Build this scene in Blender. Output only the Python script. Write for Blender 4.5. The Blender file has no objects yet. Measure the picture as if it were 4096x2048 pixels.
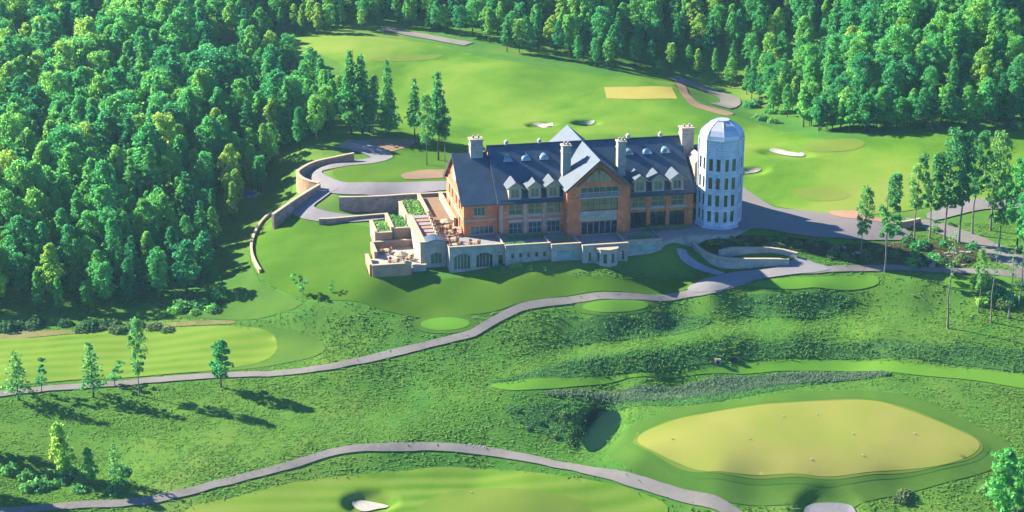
import bpy, bmesh, math, random
import numpy as np
from mathutils import Vector, Matrix, geometry

# ------------------------------------------------------------------ camera, world, sun, exposure
scene = bpy.context.scene
COL = scene.collection
HFOV = math.radians(32); PITCH = math.radians(18.7); CAM = np.array([0.0, -342.0, 102.5])
cd = bpy.data.cameras.new('camera'); cam = bpy.data.objects.new('camera', cd); COL.objects.link(cam)
cam.location = CAM; cam.rotation_euler = (math.pi/2-PITCH, 0, 0)
cd.sensor_fit = 'HORIZONTAL'; cd.angle = HFOV; cd.clip_start = 1.0; cd.clip_end = 12000
scene.camera = cam

SUN_EL = math.radians(29); SUN_AZ = math.radians(25)      # azimuth: from the left, turned this far to the back
sdir = Vector((-math.cos(SUN_AZ)*math.cos(SUN_EL), math.sin(SUN_AZ)*math.cos(SUN_EL), math.sin(SUN_EL)))
world = bpy.data.worlds.new('World'); scene.world = world; world.use_nodes = True
wn = world.node_tree; bg = wn.nodes['Background']
sky = wn.nodes.new('ShaderNodeTexSky'); sky.sky_type = 'NISHITA'; sky.sun_disc = False
sky.sun_elevation = SUN_EL; sky.sun_rotation = math.atan2(sdir.x, sdir.y)
sky.air_density = 1.0; sky.dust_density = 0.0; sky.ozone_density = 10.0; sky.altitude = 5000
wn.links.new(sky.outputs[0], bg.inputs[0]); bg.inputs[1].default_value = 0.105
sl = bpy.data.lights.new('sun', 'SUN'); sl.energy = 5.0; sl.angle = math.radians(0.5); sl.color = (1.0, 0.90, 0.72)
sun = bpy.data.objects.new('sun', sl); COL.objects.link(sun); sun.rotation_euler = sdir.to_track_quat('Z', 'Y').to_euler()
sun.location = (-300, 200, 250)
scene.view_settings.view_transform = 'Standard'; scene.view_settings.look = 'None'
scene.view_settings.exposure = 2.2; scene.view_settings.gamma = 1.0
scene.render.engine = 'CYCLES'
scene.cycles.max_bounces = 6; scene.cycles.diffuse_bounces = 3; scene.cycles.glossy_bounces = 2
scene.cycles.transparent_max_bounces = 6; scene.cycles.transmission_bounces = 4

R = random.Random(7)
NR = np.random.RandomState(11)

# ------------------------------------------------------------------ helpers
def tag(o, label=None, cat=None, group=None, kind=None):
    if label: o['label'] = label
    if cat: o['category'] = cat
    if group: o['group'] = group
    if kind: o['kind'] = kind
    return o
def empty(name, loc=(0,0,0), rz=0.0, parent=None):
    o = bpy.data.objects.new(name, None); COL.objects.link(o); o.location = loc; o.rotation_euler = (0,0,rz)
    o.empty_display_size = 0.5
    if parent: o.parent = parent
    return o
def link(name, me, mat=None, parent=None, loc=None):
    o = bpy.data.objects.new(name, me); COL.objects.link(o)
    if mat is not None and not me.materials: me.materials.append(mat)
    if parent is not None: o.parent = parent
    if loc is not None: o.location = loc
    return o
def np_mesh(name, V, Fc, smooth=False):
    """V (n,3); Fc (m,3) or (m,4)"""
    V = np.asarray(V, dtype=np.float32); Fc = np.asarray(Fc, dtype=np.int32)
    me = bpy.data.meshes.new(name); k = Fc.shape[1]
    me.vertices.add(len(V)); me.vertices.foreach_set('co', V.ravel())
    me.loops.add(Fc.size); me.loops.foreach_set('vertex_index', Fc.ravel())
    me.polygons.add(len(Fc)); me.polygons.foreach_set('loop_start', np.arange(len(Fc), dtype=np.int32)*k)
    me.polygons.foreach_set('use_smooth', np.full(len(Fc), smooth, dtype=bool))
    me.update(calc_edges=True); me.validate()
    return me
class MB:
    """collects shapes of ONE piece"""
    def __init__(s): s.v = []; s.f = []
    def box(s, a, b):
        x0,y0,z0 = a; x1,y1,z1 = b; n = len(s.v)
        s.v += [(x0,y0,z0),(x1,y0,z0),(x1,y1,z0),(x0,y1,z0),(x0,y0,z1),(x1,y0,z1),(x1,y1,z1),(x0,y1,z1)]
        s.f += [tuple(n+i for i in q) for q in ((0,3,2,1),(4,5,6,7),(0,1,5,4),(1,2,6,5),(2,3,7,6),(3,0,4,7))]
        return s
    def poly(s, pts):
        n = len(s.v); s.v += [tuple(p) for p in pts]; s.f.append(tuple(range(n, n+len(pts)))); return s
    def prism(s, pts, d):
        """closed polygon pts (3D, planar) extruded along vector d"""
        n = len(s.v); k = len(pts); s.v += [tuple(p) for p in pts]+[(p[0]+d[0],p[1]+d[1],p[2]+d[2]) for p in pts]
        s.f.append(tuple(range(n+k-1, n-1, -1))); s.f.append(tuple(range(n+k, n+2*k)))
        for i in range(k): j = (i+1) % k; s.f.append((n+i, n+j, n+k+j, n+k+i))
        return s
    def tube(s, pts, rad, k=6):
        pts = [Vector(p) for p in pts]; n = len(s.v); m = len(pts)
        for i, p in enumerate(pts):
            t = (pts[min(i+1,m-1)]-pts[max(i-1,0)]).normalized()
            a = t.orthogonal().normalized(); b = t.cross(a); r = rad[i] if hasattr(rad,'__len__') else rad
            for j in range(k):
                q = p+(a*math.cos(2*math.pi*j/k)+b*math.sin(2*math.pi*j/k))*r; s.v.append(tuple(q))
        for i in range(m-1):
            for j in range(k):
                j2 = (j+1) % k; s.f.append((n+i*k+j, n+i*k+j2, n+(i+1)*k+j2, n+(i+1)*k+j))
        s.f.append(tuple(range(n+k-1, n-1, -1))); s.f.append(tuple(range(n+(m-1)*k, n+m*k)))
        return s
    def mesh(s, name, smooth=False):
        me = bpy.data.meshes.new(name); me.from_pydata(s.v, [], s.f)
        bm = bmesh.new(); bm.from_mesh(me); bmesh.ops.recalc_face_normals(bm, faces=bm.faces); bm.to_mesh(me); bm.free()
        if smooth:
            for p in me.polygons: p.use_smooth = True
        return me
    def build(s, name, mat, parent=None, smooth=False, loc=None):
        return link(name, s.mesh(name, smooth), mat, parent, loc)

# ------------------------------------------------------------------ materials
def new_mat(name):
    m = bpy.data.materials.new(name); m.use_nodes = True; nt = m.node_tree
    return m, nt, nt.nodes['Principled BSDF']
def N(nt, t, **kw):
    n = nt.nodes.new(t)
    for k, v in kw.items(): setattr(n, k, v)
    return n
def ramp(nt, fac, stops):
    r = N(nt, 'ShaderNodeValToRGB'); e = r.color_ramp.elements
    while len(e) < len(stops): e.new(0.5)
    for el, (p, c) in zip(e, stops): el.position = p; el.color = (*c, 1)
    nt.links.new(fac, r.inputs[0]); return r.outputs[0]
def noise(nt, vec, scale, detail=3, rough=0.55, dist=0.0):
    n = N(nt, 'ShaderNodeTexNoise'); n.inputs['Scale'].default_value = scale; n.inputs['Detail'].default_value = detail
    n.inputs['Roughness'].default_value = rough; n.inputs['Distortion'].default_value = dist
    nt.links.new(vec, n.inputs['Vector']); return n.outputs['Fac']
def mixc(nt, fac, a, b, mode='MIX'):
    m = N(nt, 'ShaderNodeMix', data_type='RGBA', blend_type=mode)
    for i, v in ((0, fac), (6, a), (7, b)):
        if isinstance(v, (int, float)): m.inputs[i].default_value = v
        elif isinstance(v, tuple): m.inputs[i].default_value = (*v, 1)
        else: nt.links.new(v, m.inputs[i])
    return m.outputs[2]
def bump(nt, bsdf, h, strength, dist):
    b = N(nt, 'ShaderNodeBump'); b.inputs['Strength'].default_value = strength; b.inputs['Distance'].default_value = dist
    nt.links.new(h, b.inputs['Height']); nt.links.new(b.outputs[0], bsdf.inputs['Normal'])
def mat_noise(name, stops, scale=0.5, detail=4, rough=0.9, bs=0.0, bscale=None, bdist=0.1, spec=0.2, coarse=None, metallic=0.0):
    m, nt, b = new_mat(name); tc = N(nt, 'ShaderNodeTexCoord').outputs['Object']
    f = noise(nt, tc, scale, detail)
    c = ramp(nt, f, [(p, dim(q)) for p, q in stops])
    if coarse:
        coarse = (coarse[0], dim(coarse[1]))
        g = noise(nt, tc, coarse[0], 3)
        g2 = ramp(nt, g, [(0.35, (0,0,0)), (0.65, (1,1,1))])
        c = mixc(nt, g2, c, coarse[1]) if len(coarse) == 2 else mixc(nt, mixc(nt, coarse[2], (0,0,0), g2), c, coarse[1])
    nt.links.new(c, b.inputs['Base Color']); b.inputs['Roughness'].default_value = rough
    b.inputs['Specular IOR Level'].default_value = spec; b.inputs['Metallic'].default_value = metallic
    if bs: bump(nt, b, noise(nt, tc, bscale or scale*3, 4), bs, bdist)
    return m

M = {}
ALB = 0.415      # the photograph is exposed for the woods: turf and stone are kept at modest base colours
def dim(c): return tuple(v*ALB for v in c)
# grass of the rough: patchy, tufted
def grass_mat(name, cols, sc=0.25, bs=0.6, bd=0.25, stripe=None, lo=0.85, hi=1.55):
    m, nt, b = new_mat(name); tc = N(nt, 'ShaderNodeTexCoord').outputs['Object']
    big = noise(nt, tc, 0.022, 4, 0.6, 0.6); mid = noise(nt, tc, sc, 5, 0.65); fine = noise(nt, tc, 2.2, 3, 0.7)
    a = N(nt, 'ShaderNodeMath', operation='MULTIPLY_ADD'); nt.links.new(mid, a.inputs[0]); a.inputs[1].default_value = 0.6
    b6 = N(nt, 'ShaderNodeMath', operation='MULTIPLY'); nt.links.new(big, b6.inputs[0]); b6.inputs[1].default_value = 1.5; nt.links.new(b6.outputs[0], a.inputs[2])
    a2 = N(nt, 'ShaderNodeMath', operation='MULTIPLY_ADD'); nt.links.new(fine, a2.inputs[0]); a2.inputs[1].default_value = 0.3; nt.links.new(a.outputs[0], a2.inputs[2])
    s = N(nt, 'ShaderNodeMapRange'); s.inputs[1].default_value = lo; s.inputs[2].default_value = hi
    nt.links.new(a2.outputs[0], s.inputs[0])
    k = len(cols); c = ramp(nt, s.outputs[0], [(i/(k-1), dim(col)) for i, col in enumerate(cols)])
    if stripe:
        mp = N(nt, 'ShaderNodeMapping'); nt.links.new(tc, mp.inputs[0]); mp.inputs['Rotation'].default_value = (0,0,stripe[0])
        w = N(nt, 'ShaderNodeTexWave'); w.inputs['Scale'].default_value = stripe[1]; w.inputs['Distortion'].default_value = 1.2
        w.inputs['Detail'].default_value = 2; w.inputs['Detail Scale'].default_value = 0.4
        nt.links.new(mp.outputs[0], w.inputs[0])
        c = mixc(nt, mixc(nt, stripe[2], (0,0,0), w.outputs['Color']), c, dim(stripe[3]))
    nt.links.new(c, b.inputs['Base Color']); b.inputs['Roughness'].default_value = 1.0; b.inputs['Specular IOR Level'].default_value = 0.03
    if bs: bump(nt, b, a2.outputs[0], bs, bd)
    return m
M['rough'] = grass_mat('rough grass', [(0.060,0.227,0.033),(0.102,0.292,0.043),(0.170,0.346,0.052),(0.272,0.389,0.085)], 0.16, 0.5, 0.5)
M['fairway'] = grass_mat('fairway turf', [(0.111,0.285,0.022),(0.173,0.366,0.032),(0.237,0.417,0.045),(0.317,0.427,0.076)], 0.10, 0.15, 0.1, stripe=(math.radians(86), 0.10, 0.45, (.36,.48,.09)))
M['course'] = grass_mat('course turf', [(0.113,0.295,0.022),(0.177,0.380,0.032),(0.242,0.433,0.045),(0.323,0.444,0.076)], 0.05, 0.3, 0.3, lo=1.03, hi=1.42)
M['semi'] = grass_mat('semi rough turf', [(0.064,0.190,0.027),(0.104,0.247,0.036),(0.144,0.294,0.045),(0.200,0.323,0.072)], 0.15, 0.35, 0.2)
M['lawn'] = grass_mat('lawn', [(0.074,0.216,0.015),(0.111,0.261,0.021),(0.147,0.298,0.027),(0.192,0.326,0.034)], 0.12, 0.35, 0.25, lo=.98, hi=1.58)
M['green'] = grass_mat('putting turf', [(.27,.37,.06),(.35,.41,.08),(.43,.43,.11),(.50,.44,.15)], 0.06, 0.05, 0.05)
M['collar'] = grass_mat('collar turf', [(0.072,0.200,0.030),(0.096,0.240,0.035),(0.120,0.270,0.040),(0.144,0.280,0.050)], 0.15, 0.3, 0.15)
M['dryedge'] = grass_mat('dry grass edge', [(.18,.24,.07),(.26,.28,.10),(.36,.33,.15),(.44,.37,.20)], 0.5, 0.6, 0.3)
M['pale'] = grass_mat('pale turf', [(.17,.31,.04),(.22,.35,.05),(.27,.38,.06),(.33,.40,.08)], 0.08, 0.1, 0.1)
M['fringe'] = grass_mat('fringe turf', [(.15,.27,.035),(.19,.30,.04),(.23,.32,.05),(.28,.33,.06)], 0.2, 0.2, 0.1)
M['tee'] = grass_mat('tee turf', [(0.130,0.376,0.034),(0.163,0.415,0.041),(0.189,0.435,0.048),(0.215,0.445,0.054)], 0.08, 0.05, 0.05)
M['dry'] = grass_mat('dormant turf', [(.50,.46,.10),(.55,.50,.12),(.60,.54,.14),(.64,.56,.16)], 0.12, 0.1, 0.05)
M['reeds'] = grass_mat('grey reeds', [(.04,.12,.07),(.08,.17,.09),(.14,.19,.12),(.20,.22,.15)], 0.35, 0.9, 0.4)
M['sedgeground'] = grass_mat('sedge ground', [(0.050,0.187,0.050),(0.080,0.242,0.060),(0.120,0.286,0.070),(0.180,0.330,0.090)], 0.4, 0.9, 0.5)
M['darkgreen'] = grass_mat('dark ground cover', [(.003,.03,.02),(.005,.038,.024),(.007,.045,.028),(.01,.05,.028)], 0.5, 0.5, 0.2)  # even dark green, much darker than the other turf
M['scrub'] = grass_mat('scrub ground', [(.03,.06,.02),(.06,.09,.03),(.12,.11,.05),(.20,.14,.08)], 0.3, 0.9, 0.5)
M['sand'] = mat_noise('bunker sand', [(.3,(.66,.61,.50)),(.7,(.80,.76,.66))], 1.5, 3, 0.95, 0.3, 4, 0.05)
M['shadesand'] = mat_noise('sand with painted shade', [(.3,(.36,.35,.37)),(.7,(.46,.44,.45))], 1.5, 3, 0.95, 0.3, 4, 0.05)  # bunker shade put into the sand's colour, greyer than the open sand
M['path'] = mat_noise('asphalt path', [(.3,(.23,.215,.20)),(.7,(.325,.305,.28))], 1.2, 5, 0.9, 0.2, 8, 0.02, coarse=(0.12, (.38,.355,.335)))
M['drive'] = mat_noise('drive paving', [(.3,(.28,.27,.29)),(.7,(.37,.355,.37))], 0.9, 5, 0.85, 0.15, 8, 0.02, coarse=(0.1, (.39,.37,.40)))
M['court'] = mat_noise('forecourt paving', [(.3,(.23,.225,.24)),(.7,(.31,.29,.29))], 0.8, 5, 0.85, 0.15, 6, 0.02, coarse=(0.09, (.33,.29,.285)))
M['kerb'] = mat_noise('pale kerb stone', [(.3,(.50,.46,.40)),(.7,(.62,.58,.50))], 2, 3, 0.9)
M['soil'] = mat_noise('bare soil', [(.3,(.30,.17,.10)),(.7,(.50,.31,.19))], 0.35, 5, 0.95, 0.4, 2, 0.1, coarse=(0.1,(.42,.30,.18)))
def brick_mat(name, c1, c2, mortar, *rest_, **kw_):
    if name in ('cream ashlar', 'warm block stone'): c1, c2, mortar = (tuple(v*.54 for v in q) for q in (c1, c2, mortar))
    else: c1, c2, mortar = (tuple(v*.75 for v in q) for q in (c1, c2, mortar))
    return brick_mat_(name, c1, c2, mortar, *rest_, **kw_)
def brick_mat_(name, c1, c2, mortar, bw=0.5, bh=0.16, off=0.5, var=0.4, bscale=0.6):
    m, nt, b = new_mat(name); tc = N(nt, 'ShaderNodeTexCoord').outputs['Object']; geo = N(nt, 'ShaderNodeNewGeometry')
    # pick the wall plane by its dominant normal so the courses run level on every face
    sp = N(nt, 'ShaderNodeSeparateXYZ'); nt.links.new(tc, sp.inputs[0])
    ad = N(nt, 'ShaderNodeMath', operation='ADD'); nt.links.new(sp.outputs[0], ad.inputs[0]); nt.links.new(sp.outputs[1], ad.inputs[1])
    cb = N(nt, 'ShaderNodeCombineXYZ'); nt.links.new(ad.outputs[0], cb.inputs[0]); nt.links.new(sp.outputs[2], cb.inputs[1])
    t = N(nt, 'ShaderNodeTexBrick'); nt.links.new(cb.outputs[0], t.inputs['Vector']); t.inputs['Scale'].default_value = 1.0
    t.inputs['Brick Width'].default_value = bw; t.inputs['Row Height'].default_value = bh; t.inputs['Mortar Size'].default_value = bh*0.09
    t.inputs['Color1'].default_value = (*c1,1); t.inputs['Color2'].default_value = (*c2,1); t.inputs['Mortar'].default_value = (*mortar,1)
    t.offset = off
    g = noise(nt, tc, bscale, 5, 0.6); g2 = ramp(nt, g, [(0.3,(1-var,)*3),(0.7,(1+var*.3,)*3)])
    c = mixc(nt, 1.0, t.outputs[0], g2, 'MULTIPLY')
    nt.links.new(c, b.inputs['Base Color']); b.inputs['Roughness'].default_value = 0.9; b.inputs['Specular IOR Level'].default_value = 0.25
    bump(nt, b, t.outputs['Fac'], -0.4, 0.02)
    return m
M['brick'] = brick_mat('red brick', (.68,.145,.045), (.82,.21,.07), (.58,.30,.17), 0.42, 0.14)
M['brickpale'] = brick_mat('pale brick', (.50,.29,.20), (.58,.36,.26), (.5,.42,.35), 0.42, 0.14)
M['stone'] = brick_mat('cream ashlar', (.52,.49,.43), (.60,.56,.48), (.40,.38,.34), 0.9, 0.32, 0.45, 0.35)
M['rubble'] = brick_mat('brown rubble stone', (.34,.25,.21), (.44,.33,.27), (.26,.21,.18), 0.6, 0.25, 0.4, 0.5)
M['peach'] = brick_mat('warm block stone', (.66,.36,.20), (.74,.45,.27), (.50,.32,.21), 0.7, 0.28, 0.4, 0.3)
M['coping'] = mat_noise('pale coping stone', [(.3,(.68,.55,.38)),(.7,(.80,.68,.48))], 2, 3, 0.85)
M['tower'] = brick_mat_('pale tower stone', (.39,.43,.48), (.46,.49,.53), (.30,.34,.39), 1.05, .52, .5, .25, .5)
M['metal'] = mat_noise('silver dome metal', [(.3,(.80,.86,.98)),(.7,(.92,.97,1.05))], 0.5, 3, 0.38, metallic=0.35, spec=0.5)
def slate():
    m, nt, b = new_mat('blue slate'); tc = N(nt, 'ShaderNodeTexCoord').outputs['Object']
    sp = N(nt, 'ShaderNodeSeparateXYZ'); nt.links.new(tc, sp.inputs[0])
    ad = N(nt, 'ShaderNodeMath', operation='ADD'); nt.links.new(sp.outputs[0], ad.inputs[0]); nt.links.new(sp.outputs[1], ad.inputs[1])
    cb = N(nt, 'ShaderNodeCombineXYZ'); nt.links.new(sp.outputs[0], cb.inputs[0]); nt.links.new(sp.outputs[2], cb.inputs[1])
    t = N(nt, 'ShaderNodeTexBrick'); nt.links.new(cb.outputs[0], t.inputs['Vector']); t.inputs['Scale'].default_value = 1.0
    t.inputs['Brick Width'].default_value = 0.34; t.inputs['Row Height'].default_value = 0.15; t.inputs['Mortar Size'].default_value = 0.006
    t.inputs['Color1'].default_value = (.004,.03,.065,1); t.inputs['Color2'].default_value = (.008,.042,.082,1); t.inputs['Mortar'].default_value = (.04,.06,.09,1)
    g = ramp(nt, noise(nt, tc, 0.5, 5, 0.6), [(0.3,(.6,)*3),(0.7,(1.25,)*3)])
    nt.links.new(mixc(nt, 1.0, t.outputs[0], g, 'MULTIPLY'), b.inputs['Base Color'])
    b.inputs['Roughness'].default_value = 0.6; b.inputs['Specular IOR Level'].default_value = 0.6
    bump(nt, b, t.outputs['Fac'], -0.35, 0.02)
    return m
M['slate'] = slate()
M['timber'] = mat_noise('stained timber', [(.3,(.22,.10,.05)),(.7,(.34,.17,.08))], 3, 3, 0.7)
M['white'] = mat_noise('white paint', [(.3,(.66,.66,.64)),(.7,(.76,.76,.74))], 1.5, 3, 0.6)
M['dark'] = mat_noise('dark metal', [(.3,(.03,.035,.04)),(.7,(.05,.055,.06))], 3, 2, 0.5)
M['flag'] = mat_noise('terrace flagstone', [(.3,(.42,.40,.40)),(.7,(.54,.50,.48))], 0.9, 4, 0.8, 0.1, 5, 0.02)
M['tanpave'] = mat_noise('tan terrace paving', [(.3,(.56,.40,.29)),(.7,(.70,.53,.40))], 0.8, 4, 0.85)
M['palepave'] = mat_noise('pale patio paving', [(.3,(.62,.57,.52)),(.7,(.72,.66,.60))], 0.9, 4, 0.8)
M['bark'] = mat_noise('bark', [(.3,(.10,.075,.055)),(.7,(.20,.15,.11))], 3, 4, 0.95)
M['palebark'] = mat_noise('pale bark', [(.3,(.26,.22,.19)),(.7,(.44,.39,.34))], 2.5, 4, 0.9)
M['rock'] = mat_noise('pale rock', [(.3,(.35,.32,.29)),(.7,(.58,.55,.50))], 1.5, 4, 0.9, 0.5, 4, 0.1)
def glass(name, col, rough=0.08):
    m, nt, b = new_mat(name); tc = N(nt, 'ShaderNodeTexCoord').outputs['Object']
    c = ramp(nt, noise(nt, tc, 0.45, 3), [(0.35, tuple(x*0.45 for x in col)), (0.65, col)])
    nt.links.new(c, b.inputs['Base Color']); b.inputs['Roughness'].default_value = rough; b.inputs['Specular IOR Level'].default_value = 0.7
    return m
M['glass'] = glass('window glass', (.02,.075,.065))
M['glassteal'] = glass('olive window glass', (.07,.12,.05))
M['glassdark'] = glass('dark window glass', (.012,.022,.032))
M['glassolive'] = glass('olive blinds behind glass', (.16,.155,.075), 0.3)
M['glassblue'] = glass('pale blue skylight', (.16,.28,.34), 0.15)
M['fabric'] = mat_noise('cream canvas', [(.3,(.70,.52,.32)),(.7,(.80,.63,.42))], 2, 2, 0.9)
M['pinkstone'] = mat_noise('pink stone', [(.3,(.58,.30,.20)),(.7,(.68,.40,.28))], 1, 3, 0.9)
M['lavstone'] = mat_noise('lavender flagstone', [(.3,(.42,.40,.46)),(.7,(.54,.51,.56))], 1, 3, 0.9)
M['wicker'] = mat_noise('brown wicker', [(.3,(.40,.19,.09)),(.7,(.56,.30,.16))], 5, 2, 0.9)
def water():
    m, nt, b = new_mat('pond water'); b.inputs['Base Color'].default_value = (.05,.13,.16,1); b.inputs['Roughness'].default_value = 0.12
    tc = N(nt, 'ShaderNodeTexCoord').outputs['Object']; bump(nt, b, noise(nt, tc, 1.5, 3), 0.15, 0.05); return m
M['water'] = water()
def leaf_mat(name, cols, trans=0.35):
    m, nt, b = new_mat(name); nt.nodes.remove(b); out = nt.nodes['Material Output']
    geo = N(nt, 'ShaderNodeNewGeometry'); oi = N(nt, 'ShaderNodeObjectInfo'); tc = N(nt, 'ShaderNodeTexCoord').outputs['Object']
    cl = noise(nt, tc, 0.35, 2)
    a = N(nt, 'ShaderNodeMath', operation='MULTIPLY_ADD'); nt.links.new(geo.outputs['Random Per Island'], a.inputs[0]); a.inputs[1].default_value = 0.42
    nt.links.new(oi.outputs['Random'], a.inputs[2])
    a2 = N(nt, 'ShaderNodeMath', operation='MULTIPLY_ADD'); nt.links.new(cl, a2.inputs[0]); a2.inputs[1].default_value = 0.7; nt.links.new(a.outputs[0], a2.inputs[2])
    st = noise(nt, oi.outputs['Location'], 0.022, 2); a3 = N(nt, 'ShaderNodeMath', operation='MULTIPLY_ADD'); nt.links.new(st, a3.inputs[0]); a3.inputs[1].default_value = 1.3; nt.links.new(a2.outputs[0], a3.inputs[2])
    s3 = N(nt, 'ShaderNodeMath', operation='SUBTRACT'); nt.links.new(a3.outputs[0], s3.inputs[0]); s3.inputs[1].default_value = 0.65; a2 = s3      # stands of lighter and darker trees
    mr = N(nt, 'ShaderNodeMapRange'); mr.inputs[1].default_value = 0.3; mr.inputs[2].default_value = 1.7; nt.links.new(a2.outputs[0], mr.inputs[0])
    k = len(cols); c = ramp(nt, mr.outputs[0], [(i/(k-1), col) for i, col in enumerate(cols)])
    d = N(nt, 'ShaderNodeBsdfDiffuse'); t = N(nt, 'ShaderNodeBsdfTranslucent'); mx = N(nt, 'ShaderNodeMixShader')
    nt.links.new(c, d.inputs[0]); nt.links.new(c, t.inputs[0]); mx.inputs[0].default_value = trans
    nt.links.new(d.outputs[0], mx.inputs[1]); nt.links.new(t.outputs[0], mx.inputs[2]); nt.links.new(mx.outputs[0], out.inputs[0])
    return m
M['leaf'] = leaf_mat('broad leaves', [(.045,.25,.11),(.065,.34,.11),(.11,.42,.105),(.20,.49,.095),(.38,.52,.09)], 0.65)
M['needle'] = leaf_mat('needles', [(.03,.19,.075),(.045,.25,.085),(.07,.30,.085),(.12,.35,.08)], 0.5)
M['leafolive'] = leaf_mat('olive leaves', [(.06,.24,.085),(.09,.31,.095),(.145,.36,.095),(.24,.42,.11)], 0.6)
M['reedleaf'] = leaf_mat('reed blades', [(.06,.18,.09),(.09,.21,.11),(.13,.23,.13),(.18,.26,.15)], 0.4)
M['tuft'] = leaf_mat('grass tufts', [(.062,.19,.03),(.082,.215,.035),(.115,.235,.042),(.165,.255,.058)], 0.25)
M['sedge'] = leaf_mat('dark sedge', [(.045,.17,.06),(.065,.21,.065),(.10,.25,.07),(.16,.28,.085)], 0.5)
M['shrub'] = leaf_mat('shrub leaves', [(.04,.12,.05),(.07,.17,.06),(.11,.20,.07),(.18,.20,.09)], 0.35)

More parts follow.
